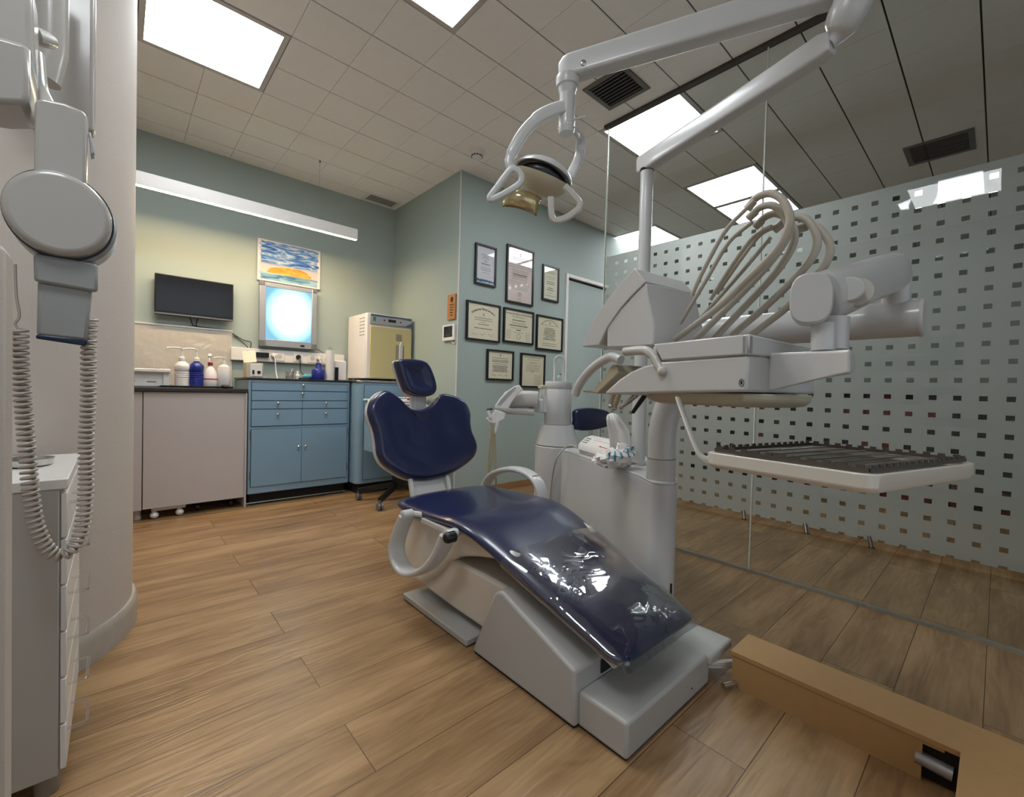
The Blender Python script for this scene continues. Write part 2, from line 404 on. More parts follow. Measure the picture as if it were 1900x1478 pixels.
# ------------------------------------------------------------------ the setting
CH = 2.718                                  # ceiling height
struct('floor', M().box(-1.6, 7.2, -2.2, 4.3, -.05, 0), 'floor')
gx, gy, T = .664, 3.117, .3
lights = [(.064, 2.517, 1), (.664, 1.317, 1), (2.464, 1.317, 1), (3.664, 1.317, .42), (4.264, 1.317, 1), (4.264, 2.517, .42), (5.0, .02, .6),
          (-.636, .117, 1)]  # last panel is invented, outside the view, added for extra light
def covered(cx, cy):
    return any(lx-.01 < cx < lx+.61 and ly-.01 < cy < ly+.61 for lx, ly, s in lights)
mc = M(); mt = M()
for i in range(-9, 22):
    for j in range(-18, 4):
        x0, y0 = gx+i*T, gy+j*T
        if covered(x0+.15, y0+.15): continue
        x1, y1 = x0+T, y0+T
        if x0 < -1.55 or x1 > 7.1 or y0 < -2.1: continue
        # a tile with a narrow open joint along x and a hairline joint along y
        a, b = .0016, .0034
        mt.add([(x0+a*.15, y0+b, CH+.006), (x1-a*.15, y0+b, CH+.006), (x1-a*.15, y1-b, CH+.006), (x0+a*.15, y1-b, CH+.006),
                (x0+a, y0+b*1.3, CH), (x1-a, y0+b*1.3, CH), (x1-a, y1-b*1.3, CH), (x0+a, y1-b*1.3, CH)],
               [(0, 1, 5, 4), (1, 2, 6, 5), (2, 3, 7, 6), (3, 0, 4, 7), (4, 5, 6, 7)])
ceil = build('ceiling', mt, 'ceiling', None, smooth=False); ceil['kind'] = 'structure'
back = M().box(-1.6, 7.2, -2.2, 4.3, CH+.0061, CH+.05)
cg = build('ceiling_void', back, 'gap', ceil, smooth=False)
struct('wall_back', M().box(-1.6, 2.2, 4.2, 4.32, 0, CH+.04), 'wall')
struct('wall_side', M().box(2.1, 2.2, 3.03, 4.2, 0, CH+.04), 'wall')
wd = M().box(2.2, 3.43, 3.03, 3.15, 0, CH+.04).box(4.25, 7.2, 3.03, 3.15, 0, CH+.04).box(3.43, 4.25, 3.03, 3.15, 2.13, CH+.04)
struct('wall_diploma', wd, 'wall')
struct('wall_right', M().box(7.1, 7.2, -2.2, 3.03, 0, CH+.04), 'wall_far')
struct('wall_ambient_block', M().box(2.44, 7.2, -2.2, -2.1, 0, CH+.04), 'wall_far')  # unseen wall, put in to keep ambient light out of the corridor
struct('wall_left', M().box(-1.6, -1.5, -2.1, 4.2, 0, CH+.04), 'white_wall')
struct('baseboard_diploma', M().box(2.2, 3.43, 3.018, 3.03, 0, .06).box(2.088, 2.1, 3.02, 3.3, 0, .06), 'wood_trim', .002)
struct('trim_1', M().box(2.092, 2.1, 3.022, 3.03, .06, CH), 'white_wall')
d = M().box(3.49, 4.19, 3.05, 3.09, 0, 2.075)
dr = struct('door_1', d, 'wall')
struct('trim_2', M().box(3.43, 3.465, 3.015, 3.1, 0, 2.13).box(4.215, 4.25, 3.015, 3.1, 0, 2.13).box(3.465, 4.215, 3.015, 3.1, 2.095, 2.13), 'white', .003)
build('shadow_gap', M().box(3.465, 4.215, 3.048, 3.06, 2.077, 2.095), 'black', dr)
build('handle', M().tube([(4.12, 3.05, 1.02), (4.12, 3.0, 1.02), (4.0, 3.0, 1.02)], .009, 8), 'steel', dr)

# round column and the wall stub left of it
def arc_col(r, z0, z1, cx=-.43, cy=2.25, seg=64): return M().lathe((cx, cy, 0), [(r, z0), (r, z1)], seg)
struct('wall_column', arc_col(.48, 0, CH+.04), 'column')
bb = M().lathe((-.43, 2.25, 0), [(.478, 0), (.495, 0), (.495, .075), (.493, .09), (.488, .1), (.478, .1)], 64)
struct('baseboard_column', bb, 'skirting_grey')
struct('wall_stub', M().box(-1.5, -.165, 1.86, 2.0, 0, CH+.04), 'column')
tag(build('panel_post', M().box(-.30, -.108, .86, .93, 0, 1.09), 'column', None, .01), 'grey upright panel edge at the extreme left border of the room', 'panel')

# glass partition between treatment room and corridor
gl = M(); GX = 2.466
gl.box(GX-.005, GX+.005, .853, 1.828, .015, CH)
win = struct('window_1', gl, 'glass')
g2 = build('glass_pane', M().box(GX-.005, GX+.005, -2.0, .845, .015, CH), 'glass', win)
build('edge_strip', M().box(GX-.0055, GX+.0055, 1.828, 1.834, .015, CH), 'glass_edge', win)
build('joint_strip', M().box(GX-.0055, GX+.0055, .846, .852, .015, CH), 'glass_edge', win)
build('floor_channel', M().box(GX-.011, GX+.011, -2.0, 1.834, 0, .015), 'rust', win)
struct('trim_4', M().box(GX-.028, GX+.012, -2.0, 1.85, CH-.018, CH+.003), 'dark_track')

# ------------------------------------------------------------------ ceiling fittings
emitter('panel_light', (244, 250, 255), PANEL); emitter('panel_dim', (246, 244, 252), PANEL*.6); emitter('panel_mid', (248, 246, 252), PANEL*.14)
LL = ['square ceiling light panel lit above the blue cabinets at the left', 'square ceiling light panel at the top edge of the room, above the chair',
      'square ceiling light panel just behind the clear glass edge, behind the lamp arms', 'dimmer square ceiling light panel beyond the glass, nearer of the adjoining pair',
      'bright square ceiling light panel beyond the glass touching the dimmer one', 'dim square ceiling light panel beyond the glass next to the far green wall',
      'ceiling light panel seen through the frosted film at far right', 'added out-of-view square ceiling light panel above the x-ray corner', 'square ceiling light panel behind the viewpoint']
for k, (lx, ly, s) in enumerate(lights):
    t = thing('ceiling_light', LL[k], 'ceiling light', (lx+.3, ly+.3, CH), 'square ceiling light panels')
    fr = M(); a, b = .004, .03
    for (x0, x1, y0, y1) in ((a, .6-a, a, b), (a, .6-a, .6-b, .6-a), (a, b, b, .6-b), (.6-b, .6-a, b, .6-b)):
        fr.box(lx+x0, lx+x1, ly+y0, ly+y1, CH-.003, CH+.006)
    build('frame', fr, 'panel_frame', t)
    build('diffuser', M().box(lx+b, lx+.6-b, ly+b, ly+.6-b, CH-.001, CH+.005), 'panel_light' if s == 1 else 'panel_dim', t)
def vent(x0, x1, y0, y1, n, along, label, col='steel_dark', slat='silver_dark'):
    t = thing('ceiling_vent', label, 'air vent', ((x0+x1)/2, (y0+y1)/2, CH), 'ceiling air vents')
    f = M(); b = .03
    for q in ((x0, x1, y0, y0+b), (x0, x1, y1-b, y1), (x0, x0+b, y0+b, y1-b), (x1-b, x1, y0+b, y1-b)): f.box(*q, CH-.008, CH-.0005)
    build('frame', f, col, t, .002)
    build('backing', M().box(x0+b, x1-b, y0+b, y1-b, CH-.002, CH-.0005), 'black_matte', t)
    for k in range(n):
        m = M()
        if along == 'y':
            c = x0+b+(k+.5)*(x1-x0-2*b)/n; m.obox((c-.007, y0+b, CH-.009), (.010, 0, .006), (0, y1-y0-2*b, 0), (.002, 0, -.002))
        else:
            c = y0+b+(k+.5)*(y1-y0-2*b)/n; m.obox((x0+b, c-.007, CH-.009), (0, .010, .006), (x1-x0-2*b, 0, 0), (0, .002, -.002))
        build('slat', m, slat, t)
vent(2.05, 2.325, 1.435, 1.725, 8, 'y', 'grey louvred vent in the ceiling behind the lamp arm, before the glass')
vent(4.165, 4.52, .17, .525, 10, 'y', 'dark louvred vent in the corridor ceiling at the far right', 'steel_dark', 'black')
vent(1.73, 2.06, 3.97, 4.17, 7, 'x', 'small white vent in the ceiling corner over the sterilizer', 'white', 'white')
t = thing('smoke_detector', 'round white smoke detector on the ceiling near the wall corner', 'smoke detector', (2.018, 2.711, CH))
build('base', M().lathe((2.018, 2.711, CH-.016), [(.055, 0), (.058, .016)], 28), 'white', t, .002)
build('cap', M().lathe((2.018, 2.711, CH-.055), [(.0, 0), (.03, 0), (.038, .008), (.04, .02), (.047, .025), (.05, .04)], 28), 'white', t)
sl = M()
for k in range(12):
    a = 2*PI*k/12; sl.obox((2.018+.0385*math.cos(a)-.007*math.sin(a), 2.711+.0385*math.sin(a)+.007*math.cos(a), CH-.046), (.014*math.sin(a), -.014*math.cos(a), 0), (.004*math.cos(a), .004*math.sin(a), 0), (0, 0, .008))
build('slot_ring', sl, 'black', t)

# linear pendant lamp
emitter('warm_strip', (255, 222, 176), 75)
pt = thing('pendant_lamp', 'long white linear pendant lamp hanging along the back wall', 'pendant lamp', (.76, 3.72, 2.15))
PYY = 3.72; px0, px1 = -.06, 1.515; zb, zt = 2.158, 2.245
build('housing', M().box(px0, px1, PYY-.022, PYY-.017, zb, zt).box(px0, px1, PYY+.017, PYY+.022, zb, zt).box(px0, px1, PYY-.017, PYY+.017, zb+.03, zt)
      .box(px0, px0+.004, PYY-.017, PYY+.017, zb, zb+.03).box(px1-.004, px1, PYY-.017, PYY+.017, zb, zb+.03), 'white', pt)
build('light_strip', M().box(px0+.005, px1-.005, PYY-.0165, PYY+.0165, zb+.001, zb+.008), 'warm_strip', pt)
for xx in (.06, 1.204):
    w = build('hanging_wire', M().tube([(xx, PYY, zt), (xx, PYY, CH)], .0012, 6), 'steel', pt)
    build('wire_fixing', M().lathe((xx, PYY, zt), [(.004, 0), (.004, .022), (.001, .024)], 10).lathe((xx, PYY, CH-.02), [(.001, 0), (.006, .006), (.006, .02)], 10), 'steel_dark', w)
build('power_cord', M().tube(sm([(.052, PYY, zt), (.05, PYY, zt+.1), (.072, PYY, zt+.2), (.066, PYY, CH)]), .003, 6), 'white', pt)

# ------------------------------------------------------------------ frosted screen with clear squares in the corridor
fs = thing('glass_screen', 'tall free-standing glass screen with frosted film and rows of clear squares', 'glass screen', (3.5, .76, 0))
build('pane', M().box(3.502, 3.512, -1.6, 2.58, .038, 2.216), 'glass_clear', fs)
build('frosted_film', M().add([(3.501, -1.6, .038), (3.501, 2.58, .038), (3.501, 2.58, 2.216), (3.501, -1.6, 2.216)], [(0, 1, 2, 3)]), 'film', fs)
for yy in (1.24, .844, .50, 2.2, -.3):
    build('leg', M().tube([(3.47, yy, 0), (3.505, yy+.02, .06)], .011, 8).box(3.455, 3.485, yy-.015, yy+.015, 0, .004), 'steel_dark', fs)
# beyond the screen: a low dark shelf unit with file boxes
sh = thing('shelf_unit', 'dark open shelf unit seen through the squares of the frosted screen', 'shelf', (4.9, .6, 0))
build('back_board', M().box(5.1, 5.12, -1.2, 2.4, 0, 1.0), 'shelf_dark', sh)
for z in (.05, .36, .68, .98): build('shelf', M().box(4.8, 5.1, -1.2, 2.4, z, z+.02), 'shelf_dark', sh)
for y in (-1.2, 0, 1.2, 2.38): build('side_board', M().box(4.8, 5.1, y, y+.02, 0, 1.0), 'shelf_dark', sh)
k = 0
for row, z in enumerate((.07, .38, .70)):
    y = -1.15
    while y < 2.3:
        wdt = random.choice((.09, .12, .16)); y1 = y+wdt
        if not any(y-.03 < q < y1+.03 for q in (0, 1.2, 2.38)) and random.random() < .75:
            c = random.choice(('box_red', 'box_red', 'dark_blue', 'black', 'box_red'))
            b = build('file_box', M().box(4.83, 5.07, y, y1, z, z+random.choice((.18, .22, .25))), c, None, .003)
            tag(b, {'box_red': 'dull red file box', 'dark_blue': 'dark blue file box', 'black': 'black file box'}[c] + ' on the ' + ('lowest', 'middle', 'upper')[row] + ' shelf behind the frosted screen', 'box', {'box_red': 'red', 'dark_blue': 'blue', 'black': 'black'}[c] + ' file boxes behind the screen on the ' + ('lowest', 'middle', 'upper')[row] + ' shelf')
        y = y1+.012
#@@PART3
# ------------------------------------------------------------------ back wall: desk, cabinets and what stands on them
t = thing('desk', 'light grey desk unit with a dark worktop, left of the blue cabinet', 'desk', (.2, 3.7, 0))
build('front_panel', M().box(.128, .70, 3.70, 3.716, .075, .843), 'cab_grey', t, .002)
build('side_panel', M().box(.70, .712, 3.69, 4.18, 0, .845), 'cab_grey', t, .001)
build('corner_panel', M().box(-.30, .124, 3.705, 3.72, .07, .843), 'cab_grey', t, .002)
build('worktop', M().box(-.35, .715, 3.68, 4.19, .846, .872), 'worktop', t, .003)
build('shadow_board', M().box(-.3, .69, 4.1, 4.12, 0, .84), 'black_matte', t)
for xx in (.0,):
    build('foot', M().lathe((xx+.1, 3.76, 0), [(.02, 0), (.026, .01), (.022, .04), (.022, .09)], 16), 'cab_grey', t)
t = thing('floor_stand', 'white metal stand with two feet under the grey desk', 'stand', (.26, 3.72, 0))
build('crossbar', M().box(.175, .36, 3.745, 3.765, .045, .09), 'white', t, .004)
for xx in (.19, .325):
    build('foot', M().tube([(xx, 3.755, .1), (xx, 3.752, .04)], .014, 12).ball((xx, 3.735, .022), .024, .032, .022), 'white', t)
t = thing('under_desk_drawer_unit', 'white wheeled drawer unit whose base shows under the grey desk', 'drawer unit', (.53, 3.75, 0))
build('body', M().box(.385, .69, 3.76, 4.09, .065, .55), 'white', t, .003)
build('recess', M().box(.40, .675, 3.752, 3.76, .08, .11), 'black_matte', t)
for xx in (.43, .63):
    build('caster', M().lathe((xx-.012, 3.79, .03), [(.005, 0), (.028, .002), (.028, .022), (.005, .024)], 16, axis=(1, 0, 0)).box(xx-.01, xx+.01, 3.775, 3.805, .045, .066), 'black', t)

def knob(x, y, z, p, r=.010):
    k = build('knob', M().lathe((x, y, z), [(.004, 0), (.004, .008), (r, .012), (r*1.05, .018), (r*.6, .024), (0, .025)], 14, axis=(0, -1, 0)), 'steel', p)
    build('keyhole', M().lathe((x, y, z-.03), [(.004, 0), (.004, .0015)], 8, axis=(0, -1, 0)), 'steel_dark', k)
t = thing('dental_cabinet', 'pale blue metal dental cabinet with shallow drawers over two doors', 'cabinet', (1.1, 3.72, 0))
bx0, bx1, by = .722, 1.474, 3.70
build('body', M().box(bx0, bx1, by+.002, 4.18, .088, .945), 'blue_paint', t, .006)
build('plinth', M().box(bx0+.02, bx1-.02, by+.05, 4.1, 0, .088), 'black_matte', t)
build('kick_rail', M().tube([(bx0-.01, by+.02, .02), (bx1-.02, by+.02, .02)], .006, 8), 'steel', t)
build('worktop', M().box(bx0-.01, bx1+.012, by-.008, 4.19, .946, .957), 'worktop', t, .002)
build('front_recess', M().box(bx0+.016, bx1-.018, by-.001, by+.003, .142, .572).box(bx0+.016, bx1-.018, by-.001, by+.003, .592, .928), 'blue_gap', t)
xs0, xs1, xm = bx0+.018, bx1-.020, 1.093
def drawer(x0, x1, z0, z1, kx=None):
    d_ = build('drawer', M().box(x0+.0015, x1-.0015, by-.006, by+.001, z0+.0022, z1-.0015), 'blue_paint', t, .001)
    knob((x0+x1)/2 if kx is None else kx, by-.006, z1-(.018 if z1-z0 < .09 else .04), d_)
drawer(xs0, xs1, .862, .926); drawer(xs0, xs1, .787, .860, xm)
drawer(xs0, xm, .724, .785); drawer(xm, xs1, .724, .785); drawer(xs0, xm, .594, .722); drawer(xm, xs1, .594, .722)
build('edge_trim', M().box(xs0, xs1, by-.009, by-.005, .923, .927), 'steel', t)
for (x0, x1, kx) in ((xs0, xm, xm-.026), (xm, xs1, xm+.026)):
    d_ = build('door', M().box(x0+.0015, x1-.0015, by-.006, by+.001, .144, .570), 'blue_paint', t, .001)
    knob(kx, by-.006, .425, d_)
    hx = x0-.002 if x0 == xs0 else x1+.002
    for hz in (.2, .5): build('hinge', M().lathe((hx, by-.004, hz), [(.004, 0), (.004, .06)], 8), 'steel_dark', d_)
# second blue cabinet with rounded corner under the sterilizer
t = thing('corner_cabinet', 'pale blue metal cabinet with a rounded corner under the sterilizer', 'cabinet', (1.8, 3.6, 0))
R = .05; cx0, cx1, cy = 1.49, 2.085, 3.58
def rc(z0, z1, g=0, fy=0):
    pts = [(cx0-g+R-R*math.cos(a), cy-g+fy+R-R*math.sin(a)) for a in [i*PI/2/8 for i in range(9)]]
    poly = [(x, y, z0) for x, y in pts] + [(cx1, cy-g+fy, z0), (cx1, 4.18, z0), (cx0-g, 4.18, z0)]
    return M().prism(poly, (0, 0, z1-z0))
build('body', rc(.09, .945), 'blue_paint', t, .003)
build('plinth', M().prism([(cx0+.03, cy+.04, 0), (cx1, cy+.04, 0), (cx1, 4.1, 0), (cx0+.03, 4.1, 0)], (0, 0, .09)), 'black_matte', t)
build('worktop', rc(.946, .965, .008), 'steel', t, .003)
build('front_recess', M().box(cx0+.056, cx1-.01, cy-.001, cy+.003, .12, .93), 'blue_gap', t)
build('door', M().box(cx0+.06, cx1-.014, cy-.006, cy+.001, .124, .926), 'blue_paint', t, .001)

# sterilizer
t = thing('sterilizer', 'cream and white bench sterilizer with a grey control strip, on the corner cabinet', 'sterilizer', (1.84, 3.78, .966))
sx0, sx1, sy0, sy1, sz0, sz1 = 1.635, 2.07, 3.75, 4.17, .985, 1.565
build('body', M().box(sx0, sx1, sy0+.03, sy1, sz0, sz1), 'ster_body', t, .006)
build('front_frame', M().box(sx0, sx1, sy0-.0, sy0+.028, sz0+.002, sz1), 'ster_body', t, .006)
dd = build('door', M().box(sx0+.025, sx1-.004, sy0-.018, sy0, sz0+.008, 1.452), 'ster_door', t, .004)
for z in (1.03, 1.07, 1.415, 1.435): build('groove', M().box(sx0+.026, sx1-.006, sy0-.0188, sy0-.0175, z, z+.002), 'ivory', dd)
build('handle_recess', M().box(1.905, 1.965, sy0-.0195, sy0-.017, 1.335, 1.40), 'rust', dd, .002)
build('handle_slot', M().box(1.905, 1.99, sy0-.0195, sy0-.017, 1.16, 1.30), 'rust', dd, .002)
build('handle', M().prism([(1.935, sy0-.035, 1.12), (1.965, sy0-.035, 1.12), (1.97, sy0-.035, 1.3), (1.955, sy0-.035, 1.335), (1.938, sy0-.035, 1.3)], (0, .017, 0)), 'plastic', dd, .003)
cp = build('control_strip', M().box(sx0+.025, sx1-.004, sy0-.014, sy0, 1.468, 1.56), 'silver', t, .003)
build('blue_wave', M().prism([(sx0+.03, sy0-.0148, 1.556), (sx1-.006, sy0-.0148, 1.556), (sx1-.006, sy0-.0148, 1.535), (1.95, sy0-.0148, 1.542), (sx0+.03, sy0-.0148, 1.538)], (0, .001, 0))
      .prism([(1.83, sy0-.0148, 1.472), (sx1-.006, sy0-.0148, 1.472), (sx1-.006, sy0-.0148, 1.515), (2.0, sy0-.0148, 1.482)], (0, .001, 0)), 'blue_panel', cp)
build('power_switch', M().box(1.685, 1.71, sy0-.019, sy0-.014, 1.497, 1.532), 'green', cp)
build('display', M().box(1.83, 1.905, sy0-.016, sy0-.014, 1.502, 1.526), 'black', cp)
for xx in (1.79, 1.95): build('button', M().lathe((xx, sy0-.014, 1.512), [(.007, 0), (.007, .003)], 10, axis=(0, -1, 0)), 'black', cp)
gv = M()
for i in range(2):
    for j in range(6): gv.box(sx0-.001, sx0+.001, 3.80+i*.06, 3.845+i*.06, 1.37+j*.03, 1.377+j*.03)
build('vent_slots', gv, 'silver_dark', t)
for xx, yy in ((1.65, 3.78), (2.05, 3.78), (1.65, 4.14), (2.05, 4.14)): build('foot', M().lathe((xx, yy, .966), [(.015, 0), (.015, .02)], 12), 'black', t)

# things on the wall
t = thing('wall_television', 'black flat television mounted above the desk', 'television', (.445, 4.19, 1.4))
build('cabinet', M().box(.20, .69, 4.13, 4.165, 1.405, 1.70), 'black', t, .004)
build('screen', M().box(.208, .682, 4.128, 4.131, 1.43, 1.692), 'screen', t)
build('bezel', M().box(.20, .69, 4.126, 4.132, 1.407, 1.417), 'silver_dark', t)
build('wall_mount', M().box(.36, .52, 4.165, 4.2, 1.48, 1.6), 'black_matte', t)
t = tag(build('television_cable', M().tube(sm([(.41, 4.17, 1.42), (.43, 4.18, 1.36), (.46, 4.19, 1.345), (.66, 4.19, 1.335), (.70, 4.19, 1.31), (.80, 4.18, 1.215), (.80, 4.165, 1.18)]), .0035, 6)
    .tube(sm([(.47, 4.17, 1.42), (.455, 4.18, 1.37), (.46, 4.19, 1.345)]), .0035, 6).tube(sm([(.69, 4.19, 1.32), (.77, 4.19, 1.27), (.825, 4.18, 1.255), (.82, 4.17, 1.2)]), .0035, 6), 'black'), 'thin black cable running from the television down to the trunking', 'cable')
t = thing('splash_back', 'beige quilted relief panel on the wall under the television', 'wall panel', (.3, 4.2, .9))
sp = M(); nx, nz = 36, 20; rnd = random.Random(3)
pts = [(rnd.uniform(-.1, .7), rnd.uniform(.88, 1.33), rnd.uniform(0, PI)) for _ in range(46)]
def hgt(x, z):
    best = 9; h_ = 0
    for (a, b, th) in pts:
        dd_ = (x-a)**2+(z-b)**2
        if dd_ < best: best = dd_; h_ = ((x-a)*math.cos(th)+(z-b)*math.sin(th))
    return .004*(.5+6*h_)
for i in range(nx+1):
    for j in range(nz+1):
        x = -.25+.945*i/nx; z = .873+.457*j/nz; sp.v.append(Vector((x, 4.188-max(-.006, min(.008, hgt(x, z))), z)))
for i in range(nx):
    for j in range(nz): a = i*(nz+1)+j; sp.f.append((a, a+1, a+nz+2, a+nz+1))
build('relief_surface', sp, 'splash', t, smooth=False)
build('edge_trim', M().box(-.25, .697, 4.18, 4.199, 1.328, 1.338), 'white', t)
build('backing', M().box(-.25, .695, 4.196, 4.1995, .873, 1.33), 'white', t)

t = thing('painting', 'child-like watercolour of an orange sun setting over blue sea, on the back wall', 'painting', (1.118, 4.2, 1.78))
build('canvas', M().box(.866, 1.37, 4.178, 4.1995, 1.783, 2.128), 'painting', t)
t = thing('light_box', 'glowing wall light box with a grey metal frame, under the painting', 'light box', (1.105, 4.2, 1.22))
build('housing', M().box(.882, 1.33, 4.15, 4.199, 1.232, 1.762), 'silver', t, .004)
for q in ((.878, .925, 4.135, 4.15, 1.23, 1.765), (1.29, 1.334, 4.135, 4.15, 1.23, 1.765), (.925, 1.29, 4.135, 4.15, 1.73, 1.765), (.925, 1.29, 4.135, 4.15, 1.23, 1.29)):
    build('frame_bar', M().box(*q), 'silver', t, .003)
build('glowing_screen', M().box(.925, 1.29, 4.146, 4.149, 1.29, 1.73), 'glow', t)
for q in ((.874, .92, 1.226, 1.28), (1.296, 1.338, 1.226, 1.28), (.874, .915, 1.735, 1.77), (1.30, 1.338, 1.735, 1.77)):
    build('corner_cap', M().box(q[0], q[1], 4.131, 4.152, q[2], q[3]), 'silver_dark', t, .003)
build('switch', M().box(1.2, 1.232, 4.13, 4.136, 1.248, 1.262), 'black', t)
t = thing('socket_trunking', 'white plastic socket trunking along the wall above the blue cabinet', 'trunking', (1.06, 4.2, 1.1))
build('channel', M().box(.684, 1.60, 4.165, 4.199, 1.10, 1.205), 'white', t, .004)
for k, xx in enumerate((1.04, 1.19, 1.31, 1.44)):
    s_ = build('socket_plate', M().box(xx-.04, xx+.04, 4.16, 4.166, 1.112, 1.192), 'white', t, .003)
    build('socket_hole', M().lathe((xx, 4.16, 1.152), [(.021, 0), (.021, .0008)], 18, axis=(0, -1, 0)), 'cab_grey', s_)
for xx, c, lb in ((.99, 'white', 'white plug in the trunking with a white cord'), (1.19, 'black', 'black plug in the trunking with a black cord'), (1.36, 'white', 'white plug in the trunking next to the blue tub')):
    t = thing('power_plug', lb, 'plug', (xx, 4.15, 1.15))
    build('plug_body', M().lathe((xx, 4.158, 1.155), [(.02, 0), (.02, .02), (.012, .032), (0, .033)], 16, axis=(0, -1, 0)), c, t)
    e_ = {.99: (1.0, 4.05, .96), 1.19: (1.25, 3.95, .966), 1.36: (1.40, 4.05, .962)}[xx]
    build('cord', M().tube(sm([(xx, 4.13, 1.15), (xx+.005, 4.115, 1.12), (xx+.01, 4.1, 1.02), e_]), .004, 6), c, t)

# bottles and devices on the desk
def lathe_bottle(name, label, x, y, z0, prof, c, extra=None, group=None, k=1):
    t = thing(name, label, 'bottle', (x, y, z0), group)
    b = build('body', M().lathe((x, y, z0), prof, 28), c, t)
    return t
DZ = .872
tray = thing('tray', 'black low tray under the pump bottles on the desk', 'tray', (.40, 3.88, DZ))
build('base', M().box(.22, .64, 3.80, 3.97, DZ+.001, DZ+.006), 'black', tray, .002)
build('rim', M().tube([(.22, 3.80, DZ+.01), (.64, 3.80, DZ+.01), (.64, 3.97, DZ+.01), (.22, 3.97, DZ+.01)], .004, 6, closed=True), 'black', tray)
TZ = DZ+.0065
ribbed = [(.036, 0), (.043, .006), (.043, .05)] + [q for k in range(4) for q in ((.043, .06+k*.014), (.039, .064+k*.014), (.043, .068+k*.014))] + [(.045, .125), (.047, .14), (.043, .155), (.026, .172), (.017, .178), (.017, .184)]
def pump(x, y, z0, c, label, dx):
    t = thing('pump_bottle', label, 'bottle', (x, y, z0), 'pump bottles on the desk')
    build('body', M().lathe((x, y, z0), ribbed, 28), c, t)
    build('cap', M().lathe((x, y, z0+.184), [(.019, 0), (.019, .02), (.013, .026), (.008, .028), (.008, .04)], 18), 'white', t)
    p_ = build('pump_stem', M().lathe((x, y, z0+.224), [(.005, 0), (.005, .035), (.010, .036), (.010, .05), (0, .052)], 12), 'white', t)
    build('nozzle', M().tube(sm([(x, y, z0+.267), (x+dx*.4, y, z0+.272), (x+dx, y, z0+.268), (x+dx*1.03, y, z0+.258)]), [.006]*18+[.004], 8), 'white', p_)
pump(.342, 3.87, TZ, 'bottle_white', 'white pump bottle with spout pointing left, leftmost of the row on the tray', -.08)
pump(.425, 3.87, TZ, 'bottle_blue', 'dark blue pump bottle with white pump on the desk tray', -.07)
t = thing('spray_bottle', 'white spray bottle with red collar on the desk tray', 'bottle', (.508, 3.87, TZ))
build('body', M().lathe((.508, 3.87, TZ), [(.04, 0), (.047, .01), (.046, .06), (.038, .11), (.022, .14), (.014, .15), (.014, .16)], 28), 'bottle_white', t)
build('collar', M().lathe((.508, 3.87, TZ+.158), [(.016, 0), (.016, .022)], 18), 'red', t)
sh_ = build('trigger_head', M().tube(sm([(.508, 3.87, TZ+.18), (.508, 3.868, TZ+.205), (.503, 3.855, TZ+.228), (.500, 3.84, TZ+.235)]), [.010]*10+[.012]*9, 10), 'white', t)
build('trigger', M().tube([(.500, 3.845, TZ+.215), (.498, 3.833, TZ+.185)], .004, 6), 'white', sh_)
build('label', M().lathe((.508, 3.87, TZ+.055), [(.0468, 0), (.0462, .008)], 28), 'red', t)
t = thing('lotion_bottle', 'plain white round lotion bottle with long spout, rightmost on the tray', 'bottle', (.592, 3.87, TZ))
build('body', M().lathe((.592, 3.87, TZ), [(.038, 0), (.042, .006), (.042, .13), (.036, .155), (.018, .168), (.016, .172)], 28), 'bottle_white', t)
build('pump_head', M().lathe((.592, 3.87, TZ+.172), [(.017, 0), (.017, .018), (.006, .02), (.006, .04), (.010, .041), (.010, .052)], 16).tube(sm([(.592, 3.87, TZ+.217), (.56, 3.865, TZ+.222), (.525, 3.86, TZ+.214)]), .005, 8), 'white', t)
t = tag(build('mouse', M().ball((.585, 3.77, DZ+.012), .03, .05, .016), 'black'), 'black computer mouse on the desk edge in front of the bottles', 'mouse')
t = thing('printer', 'white flat printer on the desk at the left end', 'printer', (.15, 3.9, DZ))
build('body', M().box(-.22, .25, 3.86, 4.15, DZ+.001, .985), 'white', t, .008)
build('lid', M().box(-.24, .275, 3.83, 4.16, .972, .998), 'white', t, .006)
build('scanner_glass', M().box(-.2, .22, 3.86, 4.14, .998, 1.001), 'dark_blue', t)
build('side_arm', M().box(.235, .272, 3.85, 3.95, DZ+.001, .985), 'white', t, .004)
build('button_row', M().box(.03, .09, 3.857, 3.861, .91, .916).box(.15, .2, 3.857, 3.861, .905, .912), 'silver_dark', t)
# on the blue cabinet
WZ = .957
t = thing('control_box', 'small beige control box with two dark buttons on the blue cabinet', 'device', (.79, 3.9, WZ))
build('housing', M().box(.735, .85, 3.86, 3.98, WZ+.001, WZ+.115), 'ivory', t, .004)
build('front_plate', M().box(.762, .842, 3.856, 3.861, WZ+.012, WZ+.105), 'white', t, .001)
build('button', M().box(.775, .788, 3.851, 3.857, WZ+.03, WZ+.06), 'black', t); build('button', M().lathe((.82, 3.856, WZ+.045), [(.012, 0), (.012, .006)], 12, axis=(0, -1, 0)), 'black', t)
tag(build('note_card', M().obox((.73, 3.93, WZ+.117), (.09, 0, .01), (0, .002, 0), (-.01, .02, .09)), 'paper_cream'), 'pale yellow note card leaning behind the beige control box', 'card')
tag(build('power_adapter', M().box(.86, .955, 4.135, 4.165, 1.135, 1.175), 'black', None, .004), 'black power adapter at the trunking above the control box', 'power adapter')
t = thing('clear_cup', 'small clear plastic cup of supplies on the blue cabinet', 'cup', (1.055, 3.9, WZ))
build('cup_wall', M().lathe((1.055, 3.9, WZ+.001), [(.03, 0), (.036, .06), (.034, .06), (.028, .003)], 20), 'clear_plastic', t)
